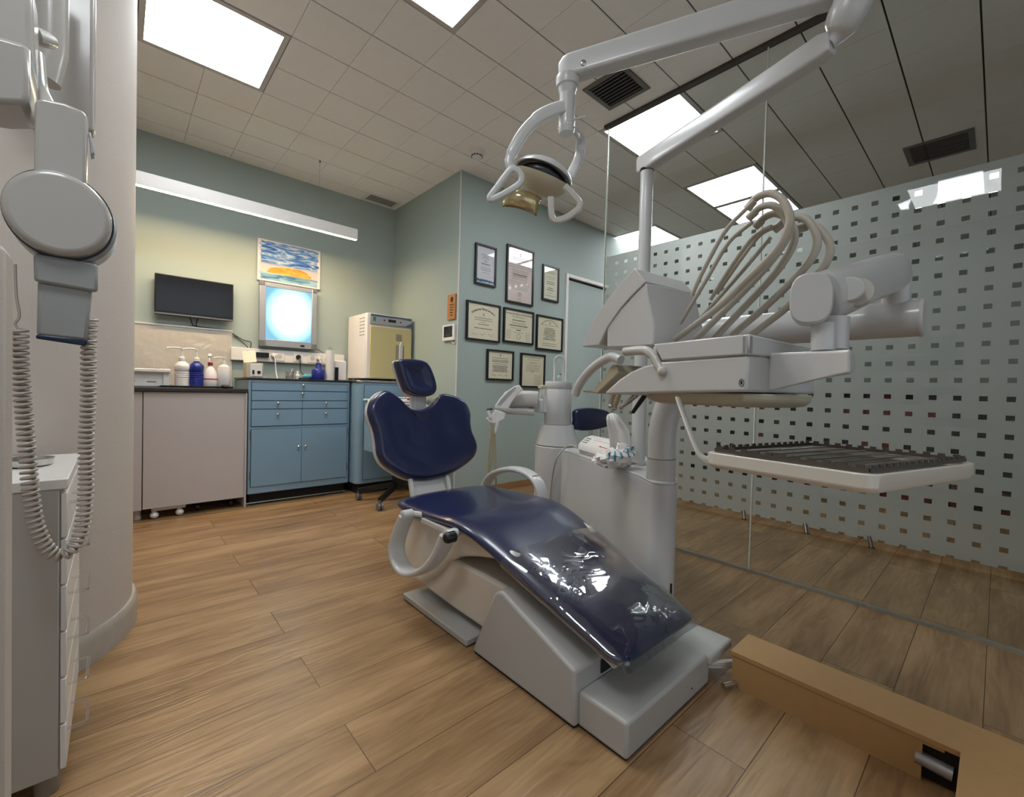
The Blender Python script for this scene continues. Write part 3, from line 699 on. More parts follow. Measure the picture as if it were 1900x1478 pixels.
build('contents', M().lathe((1.055, 3.9, WZ+.004), [(.025, 0), (.028, .025)], 16).tube([(1.05, 3.9, WZ+.02), (1.075, 3.9, WZ+.09)], .003, 6), 'white', t)
t = tag(build('small_jar', M().lathe((1.12, 3.92, WZ), [(.02, 0), (.022, .005), (.022, .035), (.01, .04), (.008, .07), (0, .072)], 16), 'white'), 'small white nozzle jar between the clear cup and black tray', 'jar')
tag(build('black_dish', M().box(1.12, 1.27, 3.86, 3.93, WZ+.001, WZ+.014), 'black', None, .003), 'flat black dish lying on the blue cabinet', 'dish')
tag(build('blue_wrap', M().ball((1.21, 3.96, WZ+.025), .045, .03, .025), 'bag_teal'), 'crumpled light blue wrap behind the black dish', 'wrap')
t = thing('blue_tub', 'deep blue plastic tub with a screw lid on the blue cabinet', 'tub', (1.25, 3.84, WZ))
build('body', M().lathe((1.26, 3.84, WZ+.001), [(.05, 0), (.053, .004), (.053, .078), (.044, .09), (.028, .094)], 30), 'bottle_blue', t)
build('lid', M().lathe((1.26, 3.84, WZ+.094), [(.028, 0), (.026, .004), (.021, .048), (0, .05)], 24), 'bottle_blue', t)
t = thing('paper_roll', 'tall white paper roll standing beside the blue tub', 'paper roll', (1.35, 3.83, WZ))
build('roll', M().lathe((1.353, 3.84, WZ+.001), [(.034, 0), (.034, .255), (.01, .255), (.01, .2)], 28), 'white', t)
build('top_loop', M().tube(sm([(1.345, 3.84, WZ+.25), (1.343, 3.84, WZ+.27), (1.353, 3.84, WZ+.285), (1.363, 3.84, WZ+.27), (1.361, 3.84, WZ+.25)]), .0025, 6), 'steel', t)
t = thing('dispenser_box', 'white dispenser box with a black front strip, next to the sterilizer', 'dispenser', (1.43, 3.9, WZ))
build('body', M().box(1.405, 1.505, 3.86, 3.99, WZ+.001, WZ+.175), 'bottle_white', t, .012, segs=3)
build('front_strip', M().box(1.40, 1.43, 3.845, 3.86, WZ+.001, WZ+.115), 'black', t, .003)
tag(build('light_box_cable', M().tube(sm([(1.33, 4.18, 1.25), (1.40, 4.19, 1.22), (1.52, 4.19, 1.13), (1.60, 4.18, 1.10)]), .003, 6), 'black'), 'thin black cable from the light box corner towards the sterilizer', 'cable')

# ------------------------------------------------------------------ side wall and diploma wall
t = thing('wooden_plaque', 'small wooden plaque with dark lettering on the side wall by the corner', 'plaque', (2.1, 3.11, 1.49))
build('board', M().box(2.085, 2.0995, 3.052, 3.168, 1.494, 1.705), 'wood_plate', t, .002)
em = M().ball((2.083, 3.10, 1.66), .003, .018, .024)
for k in range(5): em.box(2.082, 2.0855, 3.07+.004*k, 3.13-.003*k, 1.615-k*.022, 1.621-k*.022)
build('emblem', em, 'ink', t)
t = thing('wall_intercom', 'white square wall intercom with a black screen near the corner', 'intercom', (2.1, 3.13, 1.32))
build('housing', M().box(2.075, 2.0995, 3.045, 3.222, 1.318, 1.452), 'white', t, .004)
build('screen', M().box(2.073, 2.0765, 3.07, 3.195, 1.347, 1.438), 'screen', t)
build('cord', M().tube(sm([(2.09, 3.1, 1.318), (2.09, 3.075, 1.295), (2.092, 3.05, 1.30), (2.092, 3.035, 1.335)]), .003, 6), 'white', t)

def wavy(m, x0, x1, y, z, h=.003, gaps=True, rr=None):
    x = x0
    while x < x1:
        l = rr.uniform(.006, .022); m.box(x, min(x+l, x1), y-.0004, y, z+rr.uniform(-.0004, .0004), z+h); x += l+(rr.uniform(.002, .004) if gaps else .001)
FY = 3.03
dip = [  # x0,x1,z0,z1, paper, label, kind
 (2.256, 2.487, 1.814, 2.16, 'paper_white', 'small black-framed white certificate with a blue band at its foot, top left', 0),
 (2.610, 2.952, 1.714, 2.234, 'paper_pink', 'tall black-framed pinkish diploma, the largest one in the top row', 1),
 (3.078, 3.312, 1.805, 2.151, 'paper_pale', 'small black-framed pale green certificate at the top right near the door', 2),
 (2.178, 2.549, 1.332, 1.663, 'paper_cream', 'black-framed cream diploma with an arched heading, left in the middle row', 3),
 (2.590, 2.970, 1.349, 1.662, 'paper_cream', 'black-framed cream diploma with a straight black heading, centre of the middle row', 4),
 (3.011, 3.390, 1.316, 1.653, 'paper_cream', 'black-framed cream diploma with a faint arched heading, right in the middle row', 5),
 (2.409, 2.724, .998, 1.270, 'paper_cream', 'black-framed cream certificate with dense text, left one of the bottom row', 6),
 (2.815, 3.143, .943, 1.267, 'paper_cream', 'black-framed cream certificate with faint text, right one of the bottom row', 7)]
for x0, x1, z0, z1, pap, lab, kd in dip:
    t = thing('framed_diploma', lab, 'diploma', ((x0+x1)/2, FY, z0), 'framed diplomas on the green wall')
    b = .016; rr = random.Random(kd+5)
    fr = M()
    for q in ((x0, x1, z0, z0+b), (x0, x1, z1-b, z1), (x0, x0+b, z0+b, z1-b), (x1-b, x1, z0+b, z1-b)): fr.box(q[0], q[1], FY-.022, FY-.001, q[2], q[3])
    build('frame', fr, 'black', t, .001)
    build('paper', M().box(x0+b, x1-b, FY-.010, FY-.004, z0+b, z1-b), pap, t)
    yy = FY-.0105; m = M(); xc = (x0+x1)/2; W = x1-x0; Hh = z1-z0; ms = M()
    mtx = lambda cx, cz: Matrix(((1, 0, 0, cx), (0, 0, 1, yy-.0003), (0, 1, 0, cz), (0, 0, 0, 1)))
    def arch(txt, R_, cz, size, spread, mm):
        n = len(txt)
        for i, ch in enumerate(txt):
            if ch == ' ': continue
            a = (i-(n-1)/2)/(n-1)*spread
            Q = Matrix.Translation((xc+R_*math.sin(a), yy-.0003, cz-R_*(1-math.cos(a)))) @ Matrix.Rotation(a, 4, 'Y') @ Matrix(((1, 0, 0, 0), (0, 0, 1, 0), (0, 1, 0, 0), (0, 0, 0, 1)))
            g = text_mesh(ch, size, Q, .0006); mm.add(g.v, g.f)
    def rows(n, ztop, dz, wmin, wmax, h=.0035, mm=None):
        for k in range(n):
            w_ = W*rr.uniform(wmin, wmax); wavy(mm or m, xc-w_/2, xc+w_/2, yy, ztop-k*dz, h, rr=rr)
    if kd == 0:
        rows(3, z1-.085, .014, .25, .5); rows(2, z1-.13, .014, .08, .12); rows(1, z1-.165, .02, .4, .42, .006); rows(3, z1-.195, .012, .4, .5, .003, ms); rows(1, z1-.24, .02, .35, .4, .003, ms)
        g = M()
        for k in range(18): g.box(x0+b+.003+k*(W-2*b-.006)/18, x0+b+.003+(k+1)*(W-2*b-.006)/18, yy-.0005, yy, z0+b+.008+rr.uniform(0, .012), z0+b+.03+rr.uniform(-.006, .008))
        build('blue_band', g, 'ink_blue', t)
    elif kd == 1:
        m.box(xc-.005, xc+.005, yy-.0005, yy, z1-.085, z1-.055); rows(2, z1-.105, .017, .5, .6, .005); rows(3, z1-.15, .02, .6, .85, .003, ms); rows(4, z1-.215, .016, .5, .7, .003, ms)
        rows(1, z1-.255, .02, .5, .52, .006); rows(3, z1-.27, .014, .5, .6, .003, ms); rows(6, z1-.32, .014, .5, .85, .003, ms)
        ms.tube([(xc+.022*math.cos(a), yy, z0+.09+.022*math.sin(a)) for a in [i*PI/10 for i in range(20)]], .0014, 4, closed=True); m.box(xc-.003, xc+.003, yy-.0005, yy, z0+.08, z0+.1)
        rows(3, z0+.05, .014, .15, .2, .003, ms)
    elif kd == 2:
        rows(2, z1-.06, .015, .5, .7, .004, ms); rows(2, z1-.11, .02, .3, .6, .003, ms); rows(2, z1-.16, .02, .35, .5, .005); rows(2, z1-.22, .02, .1, .5, .006); rows(1, z0+.08, .02, .2, .3, .003, ms); rows(1, z0+.05, .02, .6, .7, .004, ms)
    elif kd == 3:
        arch('Universitas Pennsylvaniensis', .20, z1-.062, .026, 1.25, m)
        m.tube([(xc-.01, yy, z1-.115), (xc+.008, yy, z1-.09)], .0016, 4).tube([(xc+.01, yy, z1-.115), (xc-.008, yy, z1-.09)], .0016, 4)
        rows(2, z1-.135, .018, .5, .55, .004); rows(1, z1-.17, .02, .1, .15, .003); rows(1, z1-.19, .02, .3, .35, .005); rows(1, z1-.225, .02, .5, .55, .006)
        for k in range(3): ms.tube(sm([(x0+.06+k*.09+i*.012, yy, z0+.055+rr.uniform(-.01, .012)) for i in range(6)], 3), .0011, 4)
    elif kd == 4:
        g = text_mesh('The American Board of Periodontology', .021, mtx(xc, z1-.05), .0005); m.add(g.v, g.f)
        rows(2, z1-.066, .01, .4, .5, .003, ms); rows(1, z1-.105, .02, .42, .46, .007); rows(2, z1-.125, .01, .45, .5, .003, ms); rows(1, z1-.155, .02, .6, .62, .008)
        rows(1, z1-.175, .02, .5, .55, .003, ms); rows(1, z1-.195, .02, .13, .15, .008); rows(1, z1-.215, .02, .3, .3, .003, ms)
        ms.tube([(xc+.022*math.cos(a), yy, z0+.065+.024*math.sin(a)) for a in [i*PI/10 for i in range(20)]], .002, 4, closed=True)
        for k in range(5): wavy(ms, x0+.035, x0+.095, yy, z0+.045+k*.016, .003, rr=rr); wavy(ms, x1-.1, x1-.045, yy, z0+.03+k*.018, .003, rr=rr)
    elif kd == 5:
        m.box(xc-.004, xc+.004, yy-.0005, yy, z1-.075, z1-.055)
        for i in range(26): a = (i-12.5)/12.5*.8; ms.box(xc+.17*math.sin(a)-.004, xc+.17*math.sin(a)+.003, yy-.0005, yy, z1-.04-.17*(1-math.cos(a))-.004, z1-.04-.17*(1-math.cos(a))+.004)
        rows(1, z1-.09, .02, .55, .6, .003, ms); rows(9, z1-.12, .014, .3, .5, .005); rows(1, z0+.065, .02, .5, .6, .004, ms); rows(1, z0+.045, .02, .5, .6, .004, ms)
    elif kd == 6:
        m.box(xc-.004, xc+.004, yy-.0005, yy, z1-.055, z1-.035); rows(1, z1-.075, .02, .55, .6, .004); rows(2, z1-.095, .012, .6, .65, .005); rows(2, z1-.125, .014, .5, .55, .003); rows(5, z1-.15, .011, .45, .6, .005)
        for k in range(3): ms.tube(sm([(x0+.06+k*.07+i*.01, yy, z0+.045+rr.uniform(-.008, .01)) for i in range(6)], 3), .0012, 4)
    else:
        rows(1, z1-.04, .02, .7, .75, .005, ms); rows(1, z1-.06, .02, .4, .5, .003, ms); rows(1, z1-.09, .02, .3, .32, .005, ms); rows(5, z1-.11, .014, .5, .6, .003, ms); rows(1, z0+.15, .02, .1, .12, .004)
        for k in range(7): wavy(ms, xc+.02, x1-.05, yy, z0+.03+k*.014, .003, rr=rr)
    if m.v: build('printed_text', m, 'ink', t, smooth=False)
    if ms.v: build('fine_print', ms, 'ink_soft', t, smooth=False)
    build('glazing', M().box(x0+b*.5, x1-b*.5, FY-.0145, FY-.0125, z0+b*.5, z1-b*.5), 'glass_clear', t)
#@@PART4
# ------------------------------------------------------------------ dental chair
ch = thing('dental_chair', 'navy blue upholstered dental chair on a grey metal base, in the middle of the room', 'dental chair', (1.18, 1.1, 0))
# base: sloped housing, low front box, rear foot plate
build('base_housing', M().prism([(.925, 1.203, .006), (.925, 1.093, .245), (.925, 1.078, .262), (.925, 1.05, .268), (.925, .745, .162), (.925, .741, .006)], (.5, 0, 0)), 'base_grey', ch, .010, segs=3)
fb = build('front_box', M().prism([(.942, .745, .006), (.942, .588, .006), (1.40, .588, .006), (1.42, .61, .006), (1.42, .745, .006)], (0, 0, .096)), 'base_grey', ch, .009, segs=3)
build('top_cover', M().box(1.38, 1.545, .575, .72, .072, .1025), 'base_grey', ch, .009, segs=3)
build('service_flap', M().box(1.30, 1.385, .5865, .588, .02, .055), 'base_grey', fb, .0005)
build('keyhole', M().lathe((1.285, .588, .04), [(.0035, 0), (.0035, .001)], 8, axis=(0, -1, 0)), 'black', fb)
build('display_slot', M().box(1.04, 1.2, .7385, .742, .112, .15), 'screen', ch)
build('rubber_rim', M().box(.932, 1.41, .748, 1.195, 0, .0062).box(.95, 1.41, .595, .748, 0, .0062), 'black_matte', ch)
build('foot_plate', M().box(.925, 1.40, 1.235, 1.70, .004, .028), 'base_grey', ch, .004)
build('plate_rubber', M().box(.93, 1.395, 1.24, 1.695, 0, .005), 'black_matte', ch)
# lifting arm: a long casting with a sloping underside, wider at the seat
def ring_x(yz, x0, x1): return [(x0, y, z) for y, z in yz]
lever = M()
prof = [(1.70, .09), (1.60, .062), (1.40, .055), (1.218, .055), (1.05, .10), (1.0, .2), (1.08, .25), (1.42, .248), (1.60, .20), (1.72, .14)]
lever.prism([(.985, y, z) for y, z in prof], (.40, 0, 0))
build('lifting_arm', lever, 'cream_shell', ch, .014, segs=3)
shell = M()
outl = [(1.735, .345), (1.52, .385), (1.30, .40), (1.10, .395), (1.02, .375), (1.10, .345), (1.22, .32), (1.34, .285), (1.42, .24), (1.50, .16), (1.60, .095), (1.69, .08), (1.75, .105), (1.785, .18), (1.79, .26)]
shell.prism([(.955, y, z) for y, z in outl], (.46, 0, 0))
build('seat_shell', shell, 'cream_shell', ch, .022, segs=4)
build('hinge_bolt', M().lathe((.957, 1.395, .33), [(.006, 0), (.006, .004), (.003, .005)], 12, axis=(-1, 0, 0)), 'steel', ch)
# seat and leg cushion
def slab(st, n=40, ex=3.2, crown=0.0):
    """stations (y, z top, half width, half thick)"""
    rings = []
    k = len(st)
    for i, (y, z, hw, ht, xc) in enumerate(st):
        a = st[max(i-1, 0)]; b = st[min(i+1, k-1)]
        t = Vector((0, b[0]-a[0], b[1]-a[1])).normalized(); nrm = Vector((0, -t.z, t.y))
        if nrm.z < 0: nrm = -nrm
        c = Vector((xc, y, z)) - nrm*ht
        ring = []
        for j in range(n):
            q = 2*PI*j/n; cx_, sx_ = math.cos(q), math.sin(q); e = 2/ex
            u = math.copysign(abs(cx_)**e, cx_); v = math.copysign(abs(sx_)**(2/2.3), sx_)
            hh = ht*(1.0 + (crown*(1-u*u) if v > 0 else 0))
            ring.append(c + Vector((1, 0, 0))*(u*hw) + nrm*(v*hh))
        rings.append(ring)
    return rings
def spl(pts, n):
    return [tuple(v) for v in _cr(pts, n)]
def _cr(P, n):
    P = [np.array(p, float) for p in P]; out = []; k = len(P)
    for i in range(k-1):
        a, b, c, d_ = P[max(i-1, 0)], P[i], P[i+1], P[min(i+2, k-1)]
        for j in range(n):
            t = j/n; out.append(.5*((2*b)+(c-a)*t+(2*a-5*b+4*c-d_)*t*t+(3*b-a-3*c+d_)*t**3))
    out.append(P[-1]); return out
seatst = [(1.808, .388, .20, .004, 1.19), (1.803, .406, .240, .020, 1.19), (1.785, .424, .262, .032, 1.19), (1.72, .438, .275, .041, 1.19), (1.58, .443, .278, .040, 1.19), (1.42, .449, .275, .034, 1.185),
          (1.30, .452, .270, .034, 1.185), (1.20, .437, .262, .034, 1.18), (1.08, .400, .250, .034, 1.178), (.95, .356, .236, .034, 1.172), (.80, .305, .218, .033, 1.168),
          (.69, .266, .206, .031, 1.165), (.645, .248, .200, .027, 1.163), (.622, .236, .190, .018, 1.163), (.612, .224, .17, .004, 1.163)]
seatst = spl(seatst, 4)
build('seat_cushion', M().loft(slab(seatst, 48, 3.4)), 'navy', ch, sub=1)
# underside board of the leg rest
und = [(y, z-.062, hw*.86, .010, xc) for (y, z, hw, ht, xc) in seatst if .66 < y < 1.2]
build('leg_rest_board', M().loft(slab(und, 32, 6)), 'cream_shell', ch)
# clear plastic cover over the leg rest: a loose wrinkled sleeve
def wr(x, y):
    f = lambda q: 1-2*abs(math.sin(q))**.8          # soft folds with sharper crests
    a = f(7*x+6*y+.4)*.45+f(19*y+5*x+1.3+math.sin(9*x))*.38+f(13*x-11*y+.6+math.sin(7*y))*.34+math.sin(47*(x-y)+2)*.10
    return a
cov = [s for s in seatst if s[0] < 1.075]
rings = []
base = slab([(y, z+.006, hw+.006, ht+.006, xc) for (y, z, hw, ht, xc) in cov if y > .63], 96, 3.4)
base += slab([(.608, .222, .2, .018, 1.163), (.598, .205, .2, .008, 1.163)], 96, 3.4)
cl = M(); n = 96
for ri, r in enumerate(base):
    ring = []
    for j, p in enumerate(r):
        top = math.sin(2*PI*j/n)
        amp = .0058*max(0, top)**.5 if top > 0 else .001
        ring.append(p + Vector((0, .25, 1)).normalized()*(amp*(1+wr(p.x, p.y))))
    rings.append(ring)
cl.loft(rings, caps=False)
build('plastic_cover', cl, 'wrinkled_plastic', ch, sub=1)

def plate(outline, origin, ex, ez, nrm, depth, backd, steps=9, hollow=0, scale_back=.96):
    """cushion from an outline in a plane; outline = 2-D list; ex ez plane axes; nrm outward front normal"""
    cxm = sum(p[0] for p in outline)/len(outline); czm = sum(p[1] for p in outline)/len(outline)
    rings = []; ex, ez, nrm, origin = map(Vector, (ex, ez, nrm, origin))
    def ring(s, d): return [origin + ex*(cxm+(x-cxm)*s) + ez*(czm+(z-czm)*s) + nrm*d for x, z in outline]
    rings.append(ring(.02, -backd)); rings.append(ring(scale_back*.6, -backd)); rings.append(ring(scale_back, -backd)); rings.append(ring(.985, -backd*.5)); rings.append(ring(1, 0))
    for k in range(1, steps+1):
        t = k/steps; a = t*PI/2
        s = 1-.10*(1-math.cos(a)); rings.append(ring(s, depth*math.sin(a)))
    for s, d in ((.80, depth*1.06), (.65, depth*1.04), (.45, depth*(1.02-hollow)), (.25, depth*(1-hollow)), (.02, depth*(1-hollow))): rings.append(ring(s, d))
    return M().loft(rings)
# back rest, leaning back a little
BP = [(335, 603), (270, 650), (238, 720), (245, 790), (275, 870), (292, 960), (302, 1040), (340, 1110), (420, 1170), (500, 1210), (600, 1225), (700, 1212), (800, 1180), (900, 1120), (965, 1060), (985, 1000), (975, 950), (950, 890), (940, 830), (938, 760), (915, 700), (870, 660), (810, 635), (750, 625), (715, 645), (690, 680), (650, 715), (590, 735), (530, 730), (470, 700), (430, 660), (390, 620)]
bt = math.atan(.28); bez = Vector((0, math.sin(bt), math.cos(bt))); bn = Vector((0, -math.cos(bt), math.sin(bt))); bo = Vector((1.18, 1.93, .62))
def tr(P, o, n_, ez_):
    out = []
    for u, v in P:
        q = PN(620+u/3.693, 560+v/3.693, o, n_)-o; out.append((q.x, q.dot(ez_)))
    return out
o2 = tr(BP, bo-bn*0, bn, bez)
o2 = [(p.x, p.z) for p in sm([(x, 0, z) for x, z in o2], 4, closed=True)]
bk = build('back_rest', plate(o2, bo-bn*.02, (1, 0, 0), bez, bn, .035, .02, hollow=.25), 'navy', ch, smooth=True, ang=60)
build('back_shell', plate([(x*1.006, z*1.006) for x, z in o2], bo-bn*.042, (1, 0, 0), bez, bn, .012, .035, scale_back=.8), 'plastic', ch, ang=60)
HP = [(422, 412), (432, 398), (455, 390), (520, 389), (585, 396), (622, 410), (648, 440), (668, 485), (685, 535), (695, 585), (690, 618), (672, 638), (640, 648), (585, 650), (540, 640), (500, 622), (482, 600), (468, 565), (455, 530), (437, 475)]
ht_ = math.atan(.12); hez = Vector((0, math.sin(ht_), math.cos(ht_))); hn = Vector((0, -math.cos(ht_), math.sin(ht_))); ho = Vector((1.19, 2.03, .97))
o3 = tr(HP, ho, hn, hez); o3 = [(p.x, p.z) for p in sm([(x, 0, z) for x, z in o3], 3, closed=True)]
build('head_rest', plate(o3, ho-hn*.02, (1, 0, 0), hez, hn, .045, .018, hollow=.22), 'navy', ch, ang=60)
build('head_rest_shell', plate([(x*1.005, z*1.005) for x, z in o3], ho-hn*.04, (1, 0, 0), hez, hn, .012, .02, scale_back=.8), 'plastic', ch, ang=60)
build('head_rest_stem', M().box(1.135, 1.225, 2.04, 2.062, .74, .95).box(1.15, 1.21, 2.03, 2.042, .80, .90), 'plastic', ch, .004)
build('stem_knob', M().lathe((1.235, 2.05, .84), [(.012, 0), (.015, .005), (.015, .02), (0, .022)], 14, axis=(1, 0, 0)), 'plastic', ch)
build('back_support', M().tube([(1.165, 1.86, .30), (1.165, 1.90, .42), (1.17, 1.97, .55), (1.17, 2.05, .72)], [1, 1, 1, .7], 16, sec=(.02, .095, 5), up=(0, 1, 0)), 'plastic', ch)
build('support_rail', M().tube([(1.06, 1.85, .33), (1.06, 1.89, .45), (1.07, 1.96, .58)], .013, 8).tube([(1.27, 1.85, .33), (1.27, 1.89, .45), (1.26, 1.96, .58)], .013, 8), 'plastic', ch)
# hanging left arm rest (swung down) and raised right arm rest
al = [(.875, 1.588, .40), (.868, 1.625, .33), (.862, 1.645, .26), (.862, 1.620, .205), (.864, 1.555, .185), (.868, 1.47, .21), (.872, 1.39, .262), (.878, 1.335, .33), (.885, 1.305, .395)]
ar = build('arm_rest', M().tube(sm(al, 6), 1, 20, sec=(.036, .013, 2.8), up=(1, 0, 0)), 'plastic', ch, label='swung-down left arm rest')
build('pivot', M().lathe((.85, 1.585, .405), [(.014, 0), (.019, .003), (.019, .045), (.012, .05)], 18, axis=(1, 0, 0)), 'plastic', ar)
build('pivot_screw', M().lathe((.8495, 1.585, .405), [(.009, 0), (.009, -.002), (0, -.002)], 12, axis=(1, 0, 0)), 'steel', ar)
build('pivot', M().lathe((.858, 1.285, .402), [(.014, 0), (.02, .003), (.02, .04), (.016, .05)], 18, axis=(1, 0, 0)), 'plastic', ar)
build('locking_knob', M().lathe((.857, 1.27, .398), [(.0, -.014), (.007, -.014), (.016, -.008), (.02, 0), (.02, .03)], 18, axis=(1, 0, 0)), 'black', ar)
build('bracket', M().tube([(.90, 1.585, .405), (.93, 1.52, .405), (.97, 1.48, .40)], .012, 8).box(.90, .96, 1.30, 1.52, .385, .40), 'plastic_warm', ar)
arr = [(1.50, 1.875, .33), (1.50, 1.857, .40), (1.50, 1.80, .464), (1.50, 1.67, .512), (1.50, 1.545, .515), (1.50, 1.462, .478), (1.50, 1.43, .41), (1.50, 1.43, .36)]
ar2 = build('arm_rest', M().tube(sm(arr, 6), 1, 20, sec=(.034, .014, 2.8), up=(1, 0, 0)), 'plastic', ch, label='raised right arm rest')
build('joint_ring', M().tube([(1.50, 1.492, .497), (1.50, 1.488, .494)], 1, 20, sec=(.031, .018, 2.6), up=(1, 0, 0)), 'rust', ar2)
build('bracket', M().tube([(1.45, 1.43, .37), (1.50, 1.43, .37)], .014, 10).tube([(1.42, 1.85, .35), (1.50, 1.87, .35)], .014, 10), 'plastic_warm', ar2)

# ------------------------------------------------------------------ treatment unit standing behind the chair
un = thing('treatment_unit', 'grey-white dental treatment unit pedestal with turret, posts and spittoon block, right of the chair', 'dental unit', (1.75, 1.2, 0))
ac = [(1.512+.057*math.cos(a), .835+.057*math.sin(a)) for a in [math.radians(172+q*(297-172)/12) for q in range(13)]]
bp = [(1.842, 1.63), (1.605, 1.13), (1.585, 1.07), (1.566, 1.02), (1.53, .945)] + ac + [(1.68, .868), (1.82, .96), (2.0, 1.2), (2.1, 1.55), (2.06, 1.72)]
build('body', M().prism([(x, y, .0) for x, y in bp], (0, 0, .592)), 'plastic', un, .006, segs=3)
cxm, cym = 1.74, 1.15
build('top_deck', M().prism([(cxm+(x-cxm)*1.004, cym+(y-cym)*1.004, .588) for x, y in bp], (0, 0, .012)), 'plastic', un, .004)
build('column_base', M().lathe((1.906, 1.716, 0), [(.122, 0), (.125, .01), (.125, .6), (.12, .605)], 48), 'plastic', un)
build('seam_ring', M().lathe((1.906, 1.716, .603), [(.121, 0), (.121, .004)], 48), 'black_matte', un)
build('service_slot', M().obox((1.4985, .7785, .13), (.008, -.0022, 0), (.0, -.001, 0), (0, 0, .10)), 'black', un)
tu = build('turret', M().lathe((1.906, 1.716, .607), [(.121, 0), (.123, .004), (.095, .112), (.094, .118)], 48), 'plastic', un)
build('turret_cylinder', M().lathe((1.906, 1.716, .727), [(.0765, 0), (.078, .002), (.078, .20), (.0765, .202), (.078, .204), (.078, .242), (.076, .246), (0, .246)], 48), 'plastic', tu)
# side block and holder arm towards the chair
lx = Vector((-.669, -.743, 0)) ; side = Vector((-.743, .669, 0))
def loc(px, d): return PD(px, 735, d)
sb = M(); A = Vector((1.906, 1.716, 0))
sb.obox(A+Vector((0, -.05, .79))-side*0, side*.125, Vector((.06, .09, 0)), (0, 0, .15))
sb.prism([A+Vector((0, -.045, 0))+side*q+Vector((0, 0, z)) for q, z in ((.05, .775), (.19, .80), (.19, .845), (.05, .90))], Vector((.05, .08, 0)))
build('side_block', sb, 'plastic', un, .008, segs=3)
build('block_lid', M().obox(A+Vector((0, -.053, .932)), side*.135, Vector((.063, .095, 0)), (0, 0, .018)), 'ivory', un, .003)
p0 = A+side*.12+Vector((-.02, -.02, .868))
build('spittoon_pod', M().tube([p0+Vector((0, 0, 0)), p0+side*.04, p0+side*.14, p0+side*.185, p0+side*.195], [.95, 1, .97, .85, .6], 24, sec=(.047, .055, 3.6), up=(0, 0, 1)), 'plastic_warm', un)
build('pod_underside', M().tube([p0+side*.02+Vector((0, 0, -.072)), p0+side*.17+Vector((0, 0, -.068)), p0+side*.205+Vector((0, 0, -.055))], [1, 1, .5], 20, sec=(.022, .045, 3.4), up=(0, 0, 1)), 'plastic', un)
# water spout on the turret
q0 = A+Vector((.0, 0, .97))
rtv = Vector((.743, -.669, 0))
sp = build('water_spout', M().tube(sm([q0+rtv*.028, q0+rtv*.028+Vector((0, 0, .10)), q0+rtv*.024+Vector((0, 0, .135)), q0+rtv*.004+Vector((0, 0, .152)), q0-rtv*.02+Vector((0, 0, .138)), q0-rtv*.026+Vector((0, 0, .12))]), 1, 12, sec=(.012, .008, 3), up=(.669, .743, 0)), 'plastic', un)
build('filler_pipe', M().tube([q0-rtv*.026, q0-rtv*.026+Vector((0, 0, .125))], .005, 8), 'white', sp)
build('spout_ball', M().ball(q0+Vector((0, 0, .03)), .011), 'plastic', sp)
build('spout_screw', M().lathe(q0+rtv*.01+Vector((0, 0, .042)), [(.004, 0), (.004, .006)], 8), 'black', sp)
# posts
build('lamp_post_base', M().lathe((1.735, 1.075, .598), [(.034, 0), (.037, .004), (.037, .018), (.031, .02)], 28), 'plastic', un)
build('tray_post_collar', M().lathe((1.52, .842, .598), [(.0525, 0), (.0535, .004), (.051, .075), (.052, .08)], 36), 'plastic', un)
build('tray_post', M().tube(sm([(1.52, .842, .67), (1.522, .842, .78), (1.53, .825, .87), (1.54, .79, .95), (1.545, .755, 1.03), (1.548, .73, 1.1)]), .0495, 32), 'plastic', un)
build('seal_ring', M().lathe((1.52, .842, .676), [(.0515, 0), (.0525, .001), (.0525, .003), (.0515, .004)], 36), 'rust', un)

# device and bag on the deck
dv = thing('curing_device', 'white table device with three grey slots and a cable, on top of the treatment unit', 'device', (1.70, 1.38, .6))
d0 = PZ(1071, 834, .615-0)     # near-left bottom
e1 = (PZ(1131, 851, .615)-d0); e2 = Vector((e1.y, -e1.x, 0)).normalized()*-.11
if e2.dot(Vector((.669, .743, 0))) < 0: e2 = -e2
zz = Vector((0, 0, 1))
prf = [(0, .0), (0, .016), (.10, .036), (.42, .066), (.75, .075), (1.0, .070), (1.0, 0)]
dm = M(); dm.prism([d0+e2*a+zz*b for a, b in prf], e1)
build('housing', dm, 'white', dv, .004)
build('base_plate', M().obox(d0+e2*.05+e1*.04-zz*.013, e1*.92, e2*.9, zz*.013), 'cab_grey', dv, .002)
nf = (e2*.32+zz*.030); 
for k in range(3):
    st = d0+e2*(.16+.1*k)+zz*(.0425+.0095*k)+e1*.06
    build('slot', M().obox(st, e1*.16, e2*.03+zz*.0022, e2.normalized()*-.0005+zz*.0012), 'silver_dark', dv)
lt = M(); rr = random.Random(4)
for k in range(12): lt.obox(d0+e2*.34+zz*.0598+e1*(.32+.045*k), e1*.022, e2*.02+zz*.0018, zz*.0008)
for k in range(3): lt.obox(d0+e2*.42+zz*.0668+e1*(.36+.06*k), e1*.025, e2*.025+zz*.001, zz*.0008)
build('printed_dots', lt, 'cab_grey', dv)
build('red_mark', M().obox(d0+e2*.12+zz*.0400+e1*.62, e1*.05, e2*.04+zz*.0036, zz*.0008).obox(d0+e2*.12+zz*.0402+e1*.69, e1*.16, e2*.012+zz*.001, zz*.0008), 'red', dv)
cb = [PZ(1071, 830, .64), PZ(1058, 826, .635), PZ(1047, 832, .612), PN(1033, 850, (1.742, 1.569, .5), (.904, -.428, 0)), PN(1025, 885, (1.742, 1.569, .5), (.904, -.428, 0)), PN(1020, 930, (1.742, 1.569, .5), (.904, -.428, 0)), PN(1017, 965, (1.742, 1.569, .5), (.904, -.428, 0))]
build('cable', M().tube(sm(cb), .005, 8), 'cord_grey', dv)
